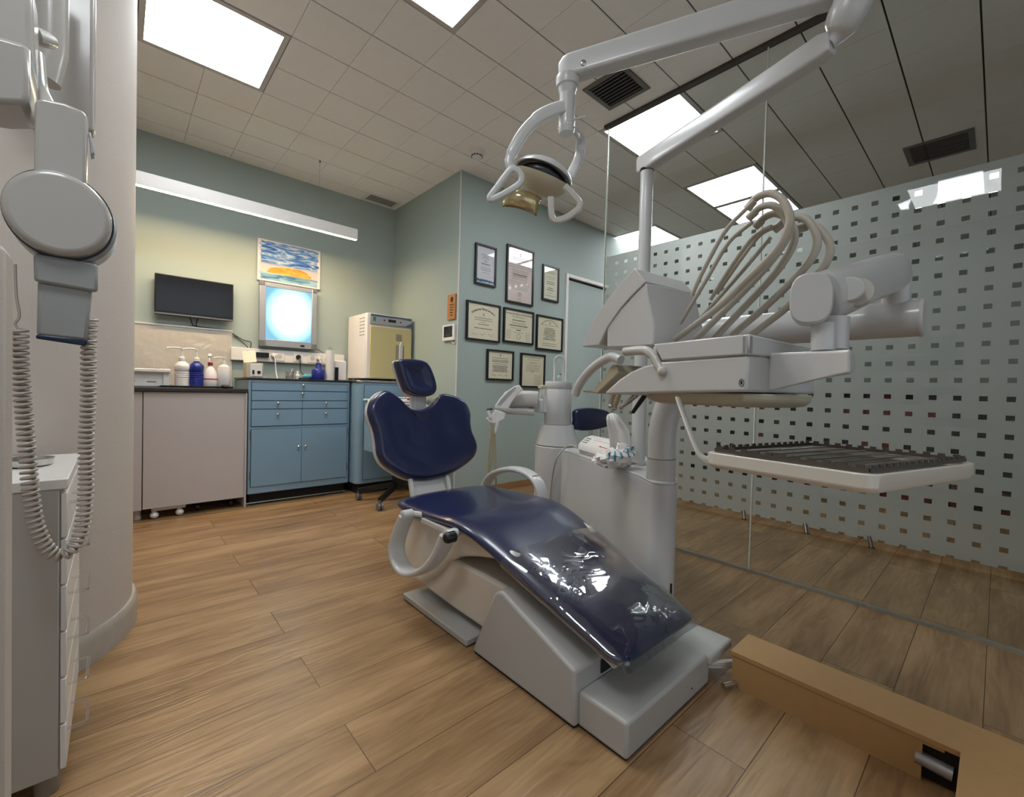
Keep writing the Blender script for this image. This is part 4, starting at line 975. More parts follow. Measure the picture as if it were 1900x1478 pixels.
bg = thing('tissue_packet', 'open plastic packet with blue-green stripes and a pulled-up white tissue', 'packet', (1.66, 1.19, .6))
bm_ = M(); c0 = PZ(1140, 852, .637); rr = random.Random(9); seg, rg = 36, 16
av = rtv; bv = Vector((.669, .743, 0))
grid_b = []
for j in range(rg):
    t = PI*(j+.5)/rg; ring = []
    for k in range(seg):
        a = 2*PI*k/seg; cr_ = 1+.13*math.sin(4*a+1.3*j)+.09*math.sin(9*a-2*j)+.08*rr.uniform(-1, 1)
        s_ = math.sin(t)**.8; lift = .030*math.cos(a) if math.cos(a) > 0 else 0      # rises towards the right
        ring.append(c0+av*(.085*s_*math.cos(a)*cr_)+bv*(.050*s_*math.sin(a)*cr_)+zz*((-.033*math.cos(t)*(1.0+.3*math.sin(3*a+1)+.12*rr.uniform(-1, 1)) if t > PI/2 else -.033*math.cos(t))+(lift if t > PI/2 else 0)+.006*math.sin(7*a+2*j)))
    grid_b.append(ring)
bm_.loft(grid_b)
build('bag', bm_, 'bottle_white', bg, smooth=True, ang=28)
ts = [PD(x, y, 1.98) for x, y in ((1152, 838), (1153, 815), (1150, 795), (1142, 780), (1133, 768))]
tm = M(); nn2 = 10
for i, (cx2, cy2, wl, wr_) in enumerate(((1152, 846, 19, 19), (1151, 822, 20, 22), (1149, 800, 20, 19), (1144, 785, 18, 14), (1139, 770, 14, 8))):
    for k in range(nn2+1):
        q = k/nn2; tm.v.append(PD(cx2-wl+(wl+wr_)*q, cy2-(4*math.sin(q*PI) if i == 4 else 0)+(5 if q < .1 and i == 4 else 0), 1.97+.018*math.sin(q*7+i*.9)+.010*math.sin(q*17+i)))
for i in range(4):
    for k in range(nn2): a = i*(nn2+1)+k; tm.f.append((a, a+1, a+nn2+2, a+nn2+1))
build('tissue', tm, 'white', bg, solid=.002, smooth=True, ang=180)
stp = M()
for rws in ((3, 4), (6, 7), (9, 10), (12, 13)):
    pass
for k0 in (24, 26, 28, 30, 32, 34):
    pp_ = [grid_b[j][k0 % seg]+(grid_b[j][k0 % seg]-c0).normalized()*.0012 for j in range(8, 14)]
    pq_ = [grid_b[j][(k0+1) % seg].lerp(grid_b[j][k0 % seg], .25)+(grid_b[j][k0 % seg]-c0).normalized()*.0012 for j in range(8, 14)]
    o_ = len(stp.v); stp.v += pp_+pq_
    for q in range(5): stp.f.append((o_+q, o_+q+1, o_+6+q+1, o_+6+q))
build('stripe_band', stp, 'bag_teal', bg, solid=.0008)

# hand-piece holder with hoses by the turret
hh = thing('suction_holder', 'white suction holder bracket with hanging cream hoses left of the turret', 'holder', (1.55, 1.8, .85))
def HD(x, y, d=2.42): return PD(x, y, d)
build('control_fin', M().prism([HD(918, 757), HD(919, 751), HD(928, 738), HD(941, 725), HD(955, 716), HD(964, 714), HD(971, 723), HD(960, 731), HD(950, 745), HD(943, 758)], FW*.03), 'white', hh, .003)
build('keypad', M().prism([HD(923, 751, 2.418), HD(929, 742, 2.418), HD(943, 727, 2.418), HD(955, 718, 2.418), HD(958, 719, 2.418), HD(947, 730, 2.418), HD(934, 745, 2.418), HD(928, 751, 2.418)], FW*.003), 'silver', hh)
build('bracket', M().prism([HD(901, 776), HD(912, 770), HD(918, 760), HD(938, 766), HD(936, 777), HD(915, 786), HD(907, 783)], FW*.04), 'white', hh, .003)
build('valve_nozzle', M().tube([HD(905, 761), HD(910, 775)], .010, 10), 'white', hh)
build('valve_knob', M().tube([HD(903, 760), HD(914, 758)], .006, 8).tube([HD(909, 764), HD(909, 770)], .004, 8), 'black', hh)
for k, (P_, c) in enumerate((([(911, 784), (912, 800), (908, 840), (907, 870), (905, 895), (903, 925)], 'hose_yellow'), ([(914, 784), (915, 800), (913, 850), (907, 885), (905, 925)], 'hose_yellow'), ([(918, 800), (919, 840), (920, 880), (922, 925)], 'hose_yellow'))):
    h_ = build('hose', M().tube(sm([HD(x, y) for x, y in P_]), .0055, 8), c, hh)
build('hose_grip', M().tube([HD(924, 782), HD(921, 795), HD(919, 804)], [.011, .009, .006], 10), 'white', hh)

# ------------------------------------------------------------------ instrument head on its pantograph arm
hd = thing('instrument_console', 'grey-white dental instrument console on a double arm, hanging over the foot of the chair', 'dental console', (1.2, .5, .9))
ta = math.radians(12); U = Vector((math.sin(ta), math.cos(ta), 0)); V = Vector((math.cos(ta), -math.sin(ta), 0)); Z3 = Vector((0, 0, 1)); C0 = Vector((1.013, .367, 0))
def hp(u, v, z): return C0+U*u+V*v+Z3*z
low = [(0, .928), (0, 1.008), (.232, 1.004), (.295, .995), (.345, .980), (.39, .958), (.43, .932), (.452, .918), (.44, .912), (.2, .922)]
build('console_body', M().prism([hp(u, 0, z) for u, z in low], V*.285), 'plastic', hd, .008, segs=3)
rim = M()
rim.prism([hp(-.004, -.004, 1.008), hp(-.004, -.004, 1.053), hp(.262, -.004, 1.051), hp(.232, -.004, 1.006)], V*.018)
rim.prism([hp(-.004, -.004, 1.008), hp(-.004, .262, 1.010), hp(-.004, .262, 1.040), hp(-.004, -.004, 1.053)], U*.018)
rim.prism([hp(.25, -.004, 1.006), hp(.25, .262, 1.006), hp(.25, .262, 1.03), hp(.25, -.004, 1.045)], U*.012)
rim.prism([hp(-.004, .25, 1.008), hp(-.004, .25, 1.04), hp(.262, .25, 1.03), hp(.262, .25, 1.006)], V*.012)
build('tray_rim', rim, 'plastic', hd, .004)
build('logo_mark', M().tube([hp(.012+.006*math.cos(a)*.9, -.0008, .948+.008*math.sin(a)) for a in [i*PI/8 for i in range(16)]], .0007, 4, closed=True).box(*[C0.x+.002, C0.x+.0028, C0.y+.010, C0.y+.014, .944, .952]), 'black', hd)
und_ = []
for (s, z) in ((1.0, .925), (.99, .908), (.93, .897), (.8, .893)):
    und_.append([hp(.17+(u-.17)*s, .15+(v-.15)*s, z) for u, v in ((.02, .02), (-.02, .10), (-.02, .235), (.03, .265), (.26, .265), (.36, .2), (.38, .10), (.30, .03))])
build('belly_pan', M().loft(und_), 'ivory', hd, .004)
# support bracket from console to the arm
e = lambda x, y, d: PD(x, y, d)
bk0 = [hp(-.006, .10, 1.022), hp(-.006, .10, .930)]
brp = M()
P1 = PN(1436, 653, hp(-.012, .1, 1), U); P2 = PN(1434, 727, hp(-.012, .1, 1), U)
P3 = PD(1585, 690, .80); P4 = PD(1585, 648, .80)
thick = (V*.6+U*.8).normalized()*.11
ring = [[P1, P2, P2+thick, P1+thick]]
mid1, mid2 = (P1*.25+P4*.75), (P2*.25+P3*.75)
brp.loft([[P1, P2, P2+U*.10+V*.04, P1+U*.10+V*.04], [mid1, mid2, mid2+thick, mid1+thick], [PD(1576, 648, .80), PD(1576, 693, .80), PD(1578, 693, .885), PD(1578, 649, .885)], [PD(1587, 652, .835), PD(1587, 687, .835), PD(1587, 686, .865), PD(1587, 653, .865)]])
build('arm_bracket', brp, 'plastic', hd, .006, segs=3)
# lower arm (from the post) and upper arm
la = [(1.545, .80, 1.135), (1.547, .66, 1.135), (1.55, .155, 1.135)]
build('lower_arm', M().tube([(1.543, .83, 1.13), (1.5445, .80, 1.133), (1.547, .66, 1.134), (1.552, .165, 1.134), (1.552, .145, 1.134)], [.036, .05, .052, .048, .048], 40), 'plastic', hd)
build('arm_end_cap', M().tube([(1.552, .1455, 1.134), (1.552, .141, 1.134), (1.552, .137, 1.134)], [.0495, .0495, .047], 40), 'plastic', hd)
build('elbow_post', M().lathe((1.552, .195, 1.165), [(.031, 0), (.031, .10)], 28), 'plastic', hd)
Aq = PD(1520, 553, .955); Bq = PD(1652, 506, 1.165)
dr_ = (Bq-Aq).normalized()
ua = [Aq-dr_*.01, Aq, Aq+dr_*.08, Aq+(Bq-Aq)*.5, Bq-dr_*.05, Bq, Bq+dr_*.02, Bq+dr_*.038]
up_ = M().tube(ua, [.98, 1, 1.03, .98, .96, .93, .8, .35], 36, sec=(.054, .047, 2.5), up=(0, 0, 1))
build('upper_arm', up_, 'plastic', hd)
Fc = PD(1505, 555, .925)
capn = (Vector((0, 0, H))-Fc); capn.z = 0; capn.normalize()
build('end_cover', M().tube([Fc-capn*.06, Fc-capn*.002, Fc+capn*.012, Fc+capn*.018], [.92, 1, 1, .93], 40, sec=(.053, .038, 2.9), up=(0, 0, 1)), 'plastic', hd)
Kc = PD(1580, 549, .985); kn = (Vector((0, 0, H))-Kc); kn.z = 0; kn.normalize(); sidek = Vector((-kn.y, kn.x, 0))
kdir = (kn*.75-Vector((V.x, V.y, 0))*.3).normalized()
kb = build('brake_recess', M().lathe(Kc+kn*.022+RT*.010, [(.030, 0), (.030, .026)], 28, axis=kn), 'plastic_warm', hd)
build('brake_knob', M().lathe(Kc+kn*.050-RT*.006, [(.026, 0), (.026, .026), (.023, .029), (0, .029)], 28, axis=(kn*.9+RT*(-.0)+Vector((0, 0, .0)))), 'plastic', kb)
Sx = PD(1537, 600, .945)
build('drop_post', M().tube([PD(1541, 590, .955), PD(1539, 649, .955)], .034, 28), 'plastic', hd)
build('drop_post_sleeve', M().tube([PD(1528, 600, .93), PD(1527, 650, .93)], .022, 24), 'plastic', hd)
# control panel shield at the operator's end: a curved box
shp_near = [(1080, 643), (1101, 592), (1122, 563), (1146, 530), (1178, 497), (1198, 522), (1170, 550), (1150, 573), (1127, 606), (1111, 640)]
pn0 = hp(0, .03, 1)
near = [PN(x, y, pn0, V) for x, y in shp_near]
build('control_shield', M().prism(near, V*.235+U*.02-Z3*.0), 'plastic', hd, .003)
bx_ = [PN(x, y, hp(0, .034, 1), V) for x, y in ((1126, 608), (1150, 575), (1172, 551), (1199, 524), (1200, 540), (1213, 600), (1213, 640), (1180, 643), (1126, 644))]
build('shield_back', M().prism(bx_, V*.215), 'plastic', hd, .004)
tp = [(1126, 645), (1118, 655)]
build('shield_hinge', M().tube(sm([PN(x, y, hp(0, .0, 1), V) for x, y in ((1160, 652), (1195, 650), (1212, 660), (1222, 678), (1230, 690))]), [.013]*12+[.011]*12+[.010], 12).ball(PN(1229, 688, hp(0, -.004, 1), V), .013), 'clear_grey' if 'clear_grey' in MATS else 'plastic_warm', hd)
# operator handle: thick curved tube
hg = [(1152, 668), (1133, 662), (1108, 676), (1088, 695), (1074, 715), (1067, 732)]
build('operator_handle', M().tube(sm([PN(x, y, hp(0, .02, 1), V) for x, y in hg]), [.0145]*31, 16), 'plastic', hd)
build('handle_bracket', M().prism([PN(x, y, hp(0, .03, 1), V) for x, y in ((1143, 676), (1148, 690), (1108, 730), (1098, 728), (1083, 727), (1080, 724), (1100, 722), (1120, 700), (1135, 677))], V*.20), 'ivory', hd, .003)
# instruments hanging below the operator end
for k, P_ in enumerate((((1142, 722), (1135, 740), (1133, 753)), ((1152, 722), (1145, 742), (1140, 757)), ((1192, 722), (1170, 742), (1153, 755)), ((1205, 722), (1188, 745), (1174, 765)))):
    v0 = .06+.045*k
    pts_ = [PN(x, y, hp(0, v0, 1), V) for x, y in P_]
    it = build('handpiece', M().tube(sm(pts_, 3), [.0085, .0085, .008, .008, .0075, .007, .0065], 12), 'black' if k == 3 else 'steel', hd)
    if k < 3:
        build('handpiece_head', M().ball(pts_[-1], .0085), 'steel', it)
# instrument hoses: thin hose up from the holder, over the whip and down to the tray
Hs = [
 ([(1284, 548), (1306, 500), (1345, 430), (1384, 388), (1400, 372)], [(1389, 384), (1405, 366), (1430, 359), (1452, 371), (1465, 398), (1462, 425), (1440, 465), (1385, 520), (1330, 572), (1252, 630)], .10),
 ([(1262, 600), (1310, 520), (1352, 450), (1396, 412)], [(1392, 402), (1410, 385), (1432, 381), (1450, 392), (1462, 415), (1460, 440), (1430, 485), (1380, 540), (1330, 590), (1290, 630)], .14),
 ([(1318, 556), (1360, 490), (1398, 440), (1432, 420)], [(1404, 418), (1420, 402), (1442, 396), (1462, 408), (1474, 432), (1468, 462), (1440, 505), (1390, 560), (1325, 628)], .17),
 ([(1330, 545), (1375, 480), (1410, 436), (1440, 420)], [(1440, 424), (1458, 408), (1482, 403), (1502, 412), (1516, 440), (1512, 468), (1490, 500), (1430, 560), (1358, 622)], .20),
 ([(1300, 590), (1380, 500), (1430, 440)], [(1484, 424), (1504, 418), (1524, 428), (1540, 454), (1536, 482), (1514, 512), (1460, 570), (1392, 622)], .225)]
for k, (thin, thick_, v0) in enumerate(Hs):
    f = lambda x, y, vv: PN(x, y, hp(0, vv, 1), V)
    ob_ = build('whip_hose', M().tube(sm([f(x, y, v0) for x, y in thick_], 6), .0088, 12), 'hose', hd)
    build('supply_hose', M().tube(sm([f(x, y, v0-.012) for x, y in thin], 6), .0052, 10), 'hose', ob_)
    a = f(*thick_[0], v0); b = f(*thick_[1], v0)
    build('hose_sleeve', M().tube([a-(b-a)*.2, a, a+(b-a)*.6], .0102, 12), 'hose', ob_)

# tray below the console
tr_ = thing('instrument_tray', 'cream plastic tray holder with a wire instrument grid, below the console at right', 'tray', (1.1, .2, .8))
TZ2 = .80
cn = [PZ(1304, 837, TZ2), PZ(1622, 882, TZ2), PZ(1817, 858, TZ2), PZ(1500, 825, TZ2)]
c_ = sum((Vector(p) for p in cn), Vector())/4
def rpoly(cn, s, z, r=.12):
    out = []
    k = len(cn)
    for i in range(k):
        p = Vector(cn[i]); a = Vector(cn[i-1]); b = Vector(cn[(i+1) % k])
        for t in (0, .25, .5, .75, 1): qa = p+(a-p)*r*.7; qb = p+(b-p)*r*.7; out.append(qa*(1-t)**2+p*2*t*(1-t)+qb*t*t)
    return [Vector((c_.x+(p.x-c_.x)*s, c_.y+(p.y-c_.y)*s, z)) for p in out]
n_ = 12
lo = M().loft([rpoly(cn, .965, TZ2-.032), rpoly(cn, 1.0, TZ2-.024), rpoly(cn, 1.0, TZ2), rpoly(cn, .95, TZ2), rpoly(cn, .93, TZ2-.014)])
build('tray_plate', lo, 'cream_shell', tr_, .002)
build('tray_floor', M().loft([rpoly(cn, .925, TZ2-.0135, .05), rpoly(cn, .925, TZ2-.010, .05)]), 'steel_dark', tr_)
q = [Vector((c_.x+(p.x-c_.x)*.9, c_.y+(p.y-c_.y)*.9, TZ2)) for p in cn]
gr = M()
for i in range(4):
    a, b = q[i], q[(i+1) % 4]; nn_ = int((b-a).length/.022)
    gr.obox(a+Z3*.001, b-a, Vector((b-a).cross(Z3)).normalized()*.003, Z3*.007)
    for j in range(nn_): gr.obox(a+(b-a)*(j+.25)/nn_+Z3*.008, (b-a)*.5/nn_, Vector((b-a).cross(Z3)).normalized()*.003, Z3*.005)
build('rack_edge', gr, 'steel_dark', tr_)
for j in range(1, 7):
    a = q[0]+(q[1]-q[0])*j/7; b = q[3]+(q[2]-q[3])*j/7
    build('rack_bar', M().tube([a+Z3*.003, b+Z3*.003], .0022, 6), 'steel', tr_)
build('tray_arm', M().tube(sm([PD(1258, 738, 1.11), PD(1264, 757, 1.09), PD(1276, 790, 1.05), PD(1290, 826, 1.01), PD(1301, 845, .99), PD(1318, 855, .98), PD(1360, 862, .98)]), 1, 10, sec=(.004, .010, 3), up=tuple(U)), 'plastic_warm', tr_)

# ------------------------------------------------------------------ operating lamp on its own double arm
lp = thing('operating_lamp', 'dental operating lamp with two handles on a white folding arm above the chair', 'dental lamp', (1.735, 1.075, .62))
build('pole', M().tube([(1.735, 1.075, .617), (1.735, 1.075, .95)], .031, 28).tube([(1.735, 1.075, .95), (1.735, 1.075, 1.91)], .0275, 28), 'plastic', lp)
PT = Vector((1.735, 1.075, 1.935)); 
J1 = PD(1545, 78, 1.30)
J1b = PD(1582, 15, 1.27)
a1 = build('lower_arm', M().tube([PT-(J1-PT).normalized()*.045, PT-(J1-PT).normalized()*.03, PT+(J1-PT)*.1, PT+(J1-PT)*.5, J1-(J1-PT)*.04, J1], [.75, 1, 1.0, .95, .95, .75], 24, sec=(.038, .030, 6), up=(0, 0, 1)), 'plastic', lp, .004)
build('pole_collar', M().lathe((1.735, 1.075, 1.897), [(.029, 0), (.031, .003), (.031, .010)], 24), 'black_matte', a1)
build('elbow', M().tube(sm([J1-(J1-PT).normalized()*.012, J1+UP*.018+RT*.010, PD(1566, 38, 1.28), PD(1583, 0, 1.26), PD(1588, -40, 1.26)], 5), [.024, .021, .020, .021, .024, .028, .034, .040, .044, .046, .048]+[.050]*10, 24), 'plastic', lp)
Q0 = PD(1600, -35, 1.27); Q1 = PD(1048, 131, 1.58)
dq = (Q1-Q0).normalized()
build('upper_arm', M().tube([Q0, Q0+dq*.05, Q1-dq*.10, Q1-dq*.02, Q1, Q1+dq*.02], [1.05, 1, .95, .95, .85, .5], 28, sec=(.043, .032, 7), up=(0, 0, 1)), 'plastic', lp, .004)
build('cover_screw', M().lathe(PD(1082, 118, 1.505), [(.010, 0), (.010, .006), (.007, .008), (0, .008)], 16, axis=-FW), 'steel', lp)
K0 = Q1-dq*.012
dz3 = Vector((0, 0, -1))
kx = K0.x; ky = K0.y
yk = build('swivel_joint', M().tube([K0+dz3*.030, K0+dz3*.042, K0+dz3*.05, K0+dz3*.062, K0+dz3*.066, K0+dz3*.09], [.042, .043, .042, .040, .034, .0275], 28), 'plastic', lp)
build('swivel_stem', M().tube([K0+dz3*.085, K0+dz3*.17, K0+dz3*.19], [.0275, .0275, .0275], 24), 'plastic', yk)
kn_ = M().tube([K0+dz3*.185, K0+dz3*.22, K0+dz3*.228], [.0295, .0285, .026], 24)
for k in range(14):
    a = 2*PI*k/14; kn_.ball(K0+dz3*.207+Vector((.029*math.cos(a), .029*math.sin(a), 0)), .0035, seg=6)
build('knurled_knob', kn_, 'plastic', yk)
build('locking_lever', M().tube([K0+dz3*.19+RT*.02-FW*.02, K0+dz3*.186+RT*.062-FW*.03], .004, 8), 'plastic', yk)
LD = 1.56
def L(x, y, d=LD): return PD(x, y, d)
build('yoke', M().tube(sm([L(1046, 199), L(1028, 204), L(1000, 218), L(975, 242), L(957, 270), L(945, 298), L(948, 312)]), [1.15]*14+[1.0]*14+[.8]*9, 16, sec=(.013, .020, 3.2), up=tuple(FW)), 'plastic', lp)
build('yoke', M().tube(sm([L(1058, 238, 1.60), L(1072, 250, 1.66), L(1077, 270, 1.70), L(1073, 295, 1.70), L(1056, 330, 1.62)]), [.9]*25, 16, sec=(.010, .020, 3.2), up=tuple(FW)), 'plastic', lp)
# lamp head: upper cowl, underside body, opening, mirror reflector, handles
hc = L(1008, 328, 1.58)
xa = (RT*.93-UP*.36).normalized(); ya = (UP*.93+RT*.36).normalized(); za = xa.cross(ya)
def lampshell(a0, a1, rx, ry, rz, inner=.94, n1=20, n2=20, squash=1):
    m = M(); rows_ = []
    for s in (1, inner):
        g = []
        for i in range(n1+1):
            u = -PI/2*.98+PI*.98*i/n1; r_ = []
            for j in range(n2+1):
                v = a0+(a1-a0)*j/n2
                r_.append(hc+xa*(rx*s*math.sin(u))+ya*(ry*s*math.cos(u)*math.sin(v))+za*(rz*s*math.cos(u)*math.cos(v)))
            g.append(r_)
        rows_.append(g)
    o = 0; W_ = n2+1
    for g in rows_:
        for r_ in g: m.v += r_
    K_ = (n1+1)*W_
    for i in range(n1):
        for j in range(n2):
            a = i*W_+j; m.f.append((a, a+1, a+W_+1, a+W_)); m.f.append((K_+a, K_+a+W_, K_+a+W_+1, K_+a+1))
    for i in range(n1): 
        a = i*W_; m.f.append((a, a+W_, K_+a+W_, K_+a)); a += n2; m.f.append((a, K_+a, K_+a+W_, a+W_))
    for j in range(n2):
        m.f.append((j, K_+j, K_+j+1, j+1)); a = n1*W_+j; m.f.append((a, a+1, K_+a+1, K_+a))
    return m
build('cowl', lampshell(math.radians(12), math.radians(175), .108, .058, .085), 'plastic', lp, ang=50)
build('inner_housing', M().ball(hc-ya*.004+za*0, .085, .036, .066, rot=Matrix((xa, ya, za)).transposed().to_quaternion()), 'black', lp)
build('under_body', lampshell(math.radians(190), math.radians(338), .100, .060, .082), 'ivory', lp, ang=50)
rf = M(); 
for i in range(9):
    for j in range(7):
        a, b = (i/8-.5), (j/6-.5)
        rf.v.append(L(969+a*66+b*-10, 364+a*18+b*34, 1.55)+FW*(.10*(a*a+b*b)))
for i in range(8):
    for j in range(6): k = i*7+j; rf.f.append((k, k+1, k+8, k+7))
build('reflector', rf, 'amber', lp, solid=.003)
h1 = [(962, 318), (968, 330), (963, 342), (945, 354), (915, 369), (909, 366), (922, 348), (938, 326), (950, 314)]
build('handle', M().tube(sm([L(x, y, 1.50) for x, y in h1], 4, closed=True), 1, 10, sec=(.009, .011, 3), up=tuple(FW), closed=True), 'plastic', lp)
h2 = [(1022, 366), (1025, 404), (1038, 408), (1060, 398), (1076, 380), (1062, 360), (1048, 345)]
build('handle', M().tube(sm([L(x, y, 1.50) for x, y in h2], 4), 1, 10, sec=(.009, .011, 3), up=tuple(FW)), 'plastic_warm', lp)
#@@PART5
# ------------------------------------------------------------------ stool behind the unit
st = thing('operator_stool', 'dark navy stool whose backrest shows behind the treatment unit', 'stool', (2.24, 1.60, 0))
so = [(p.x, p.z) for p in sm([(1.97, 0, .70), (1.965, 0, .755), (1.97, 0, .81), (2.08, 0, .825), (2.20, 0, .815), (2.28, 0, .795), (2.32, 0, .757), (2.29, 0, .715), (2.2, 0, .695), (2.08, 0, .688)], 4, closed=True)]
build('back_rest', M().loft([[Vector((2.14+(x-2.14)*k, 1.64+yy, .755+(z-.755)*k)) for x, z in so] for yy, k in ((-.022, .9), (-.018, .97), (-.008, 1), (.008, 1), (.018, .97), (.022, .9))]), 'navy', st)
build('seat', M().lathe((2.275, 1.60, .47), [(.13, 0), (.15, .015), (.15, .045), (.13, .06), (0, .062)], 28), 'navy', st)
build('seat_post', M().lathe((2.275, 1.60, .08), [(.025, 0), (.025, .39)], 16), 'steel', st)
build('back_post', M().tube(sm([(2.275, 1.60, .46), (2.2, 1.66, .46), (2.16, 1.67, .55), (2.16, 1.665, .75)]), .010, 8), 'steel', st)
for k in range(5):
    a = 2*PI*k/5+.3; r_ = .15
    lg = build('leg', M().tube([(2.275, 1.60, .10), (2.275+r_*math.cos(a), 1.60+r_*math.sin(a), .055)], .013, 8), 'black', st)
    build('caster', M().ball((2.275+r_*math.cos(a), 1.60+r_*math.sin(a), .022), .02, .012, .022, seg=12), 'black', lg)

# ------------------------------------------------------------------ mobile drawer cart behind the backrest
ct = thing('drawer_cart', 'pale blue instrument cart with white drawers on black wheeled legs, behind the backrest', 'cart', (1.72, 3.3, 0))
ccx0, ccx1, ccy0, ccy1 = 1.50, 1.90, 3.06, 3.42
f0 = PY(684, 738, 3.05)
build('body', M().box(1.475, 1.93, 3.05, 3.40, .40, .80), 'blue_paint', ct, .006)
build('top', M().box(1.465, 1.94, 3.04, 3.41, .80, .815), 'white', ct, .004)
build('rail', M().tube([(1.48, 3.05, .815), (1.48, 3.05, .835), (1.92, 3.05, .835), (1.92, 3.05, .815)], .005, 8), 'steel', ct)
for k, (z0, z1) in enumerate(((.41, .50), (.505, .58), (.585, .66), (.665, .735), (.74, .795))):
    d_ = build('drawer', M().box(1.485, 1.92, 3.038, 3.05, z0, z1), 'blue_paint' if k < 3 else 'white', ct, .003)
    build('handle', M().box(1.60, 1.80, 3.028, 3.038, z1-.016, z1-.008), 'steel', d_, .001)
build('column', M().box(1.66, 1.74, 3.19, 3.27, .10, .40), 'black', ct, .004)
for (a, b) in ((1.45, 3.04), (1.95, 3.04), (1.45, 3.42), (1.95, 3.42)):
    lg = build('leg', M().tube([(1.70, 3.23, .14), (a, b, .075)], 1, 8, sec=(.022, .016, 4), up=(0, 0, 1)), 'black', ct)
    build('caster', M().lathe((a-.02, b, .028), [(.004, 0), (.027, .002), (.027, .014), (.004, .016)], 16, axis=(1, 0, 0)).lathe((a+.004, b, .028), [(.004, 0), (.027, .002), (.027, .014), (.004, .016)], 16, axis=(1, 0, 0)).box(a-.008, a+.008, b-.01, b+.01, .03, .075), 'silver_dark', lg)
tag(build('red_top_jar', M().lathe((1.70, 3.09, .8155), [(.014, 0), (.016, .004), (.016, .03), (.0, .036)], 14), 'red'), 'small red and white capped jar on the drawer cart', 'jar')
tag(build('steel_box', M().box(1.54, 1.62, 3.08, 3.14, .8155, .832), 'steel', None, .003), 'small steel instrument box at the left end of the drawer cart', 'box')

# ------------------------------------------------------------------ boxed service duct on the floor
dk = thing('floor_duct', 'brown boxed-in service duct running along the floor from the chair base', 'duct cover', (1.53, .2, 0))
build('top_board', M().box(1.452, 1.60, -.6, .545, .098, .112), 'wood_box', dk, .001)
build('side_board', M().prism([(1.455, .54, .098), (1.455, .54, .03), (1.455, .515, .0), (1.455, .098, .0), (1.455, .098, .09), (1.455, .06, .09), (1.455, .06, .098)], (.012, 0, 0)), 'wood_box', dk)
build('end_board', M().box(1.467, 1.60, .528, .54, .03, .098), 'wood_box', dk)
build('far_board', M().box(1.588, 1.60, -.6, .528, 0, .098), 'wood_box', dk)
build('cross_board', M().box(1.20, 1.452, -.6, .034, .098, .112).box(1.20, 1.467, .022, .034, 0, .098), 'wood_box', dk, .001)
build('hollow', M().box(1.47, 1.585, -.5, .50, .002, .09), 'black_matte', dk)
pp = tag(build('service_pipe', M().tube([(1.463, .11, .05), (1.463, .045, .045)], .016, 12), 'silver'), 'short grey pipe showing in the gap of the brown duct', 'pipe')
for k in range(3):
    y = .53+.012*k
    tag(build('service_hose', M().tube(sm([(1.40, .60+.02*k, .06-.012*k), (1.45, .575+.012*k, .062-.014*k), (1.50, .545+.005*k, .058-.012*k)]), .006, 8), 'white'),
        ['upper', 'middle', 'lowest'][k]+' of the white hoses between the chair base and the brown duct', 'hose', 'hoses into the floor duct')
tag(build('hose_connector', M().tube([(1.405, .545, .018), (1.44, .53, .018)], .009, 10).tube([(1.44, .53, .018), (1.455, .525, .018)], .006, 8), 'steel'), 'small metal hose connector on the floor beside the duct', 'connector')

# ------------------------------------------------------------------ drawer cabinet at the left edge
dc = thing('drawer_cabinet', 'tall narrow grey-white drawer cabinet with clear pull handles at the left edge', 'cabinet', (-.2, 1.58, 0))
DX, DY0, DY1, DT = -.079, 1.357, 1.80, .70
build('body', M().box(-.42, DX-.012, DY0, DY1, .045, DT-.022), 'cabinet_side', dc, .002)
build('top', M().box(-.42, DX+.001, DY0-.002, DY1+.002, DT-.022, DT), 'white', dc, .002)
build('front_gap', M().box(DX-.0125, DX-.010, DY0+.01, DY1-.01, .055, DT-.03), 'cab_grey', dc)
for k in range(6):
    z0 = .055+.103*k; z1 = z0+.098
    dd = build('drawer', M().box(DX-.010, DX, DY0+.004, DY1-.004, z0, z1), 'white', dc, .0015)
    yh = DY0+.03; zh = z1-.026
    build('handle', M().tube([(DX, yh, zh), (DX+.026, yh, zh), (DX+.032, yh+.004, zh), (DX+.032, yh+.10, zh), (DX+.026, yh+.104, zh), (DX, yh+.104, zh)], 1, 8, sec=(.003, .003, 4), up=(0, 0, 1)), 'clear_plastic', dd)
for (a, b) in ((-.11, 1.39), (-.11, 1.77), (-.38, 1.39), (-.38, 1.77)):
    build('foot', M().lathe((a, b, 0), [(.02, 0), (.022, .005), (.022, .045)], 14), 'rust', dc)
tag(build('glass_dish', M().lathe((-.165, 1.60, DT+.0005), [(.03, 0), (.046, .003), (.05, .018), (.047, .018), (.043, .006), (0, .005)], 28), 'steel'), 'shallow shiny dish on top of the drawer cabinet behind the coiled cord', 'dish')

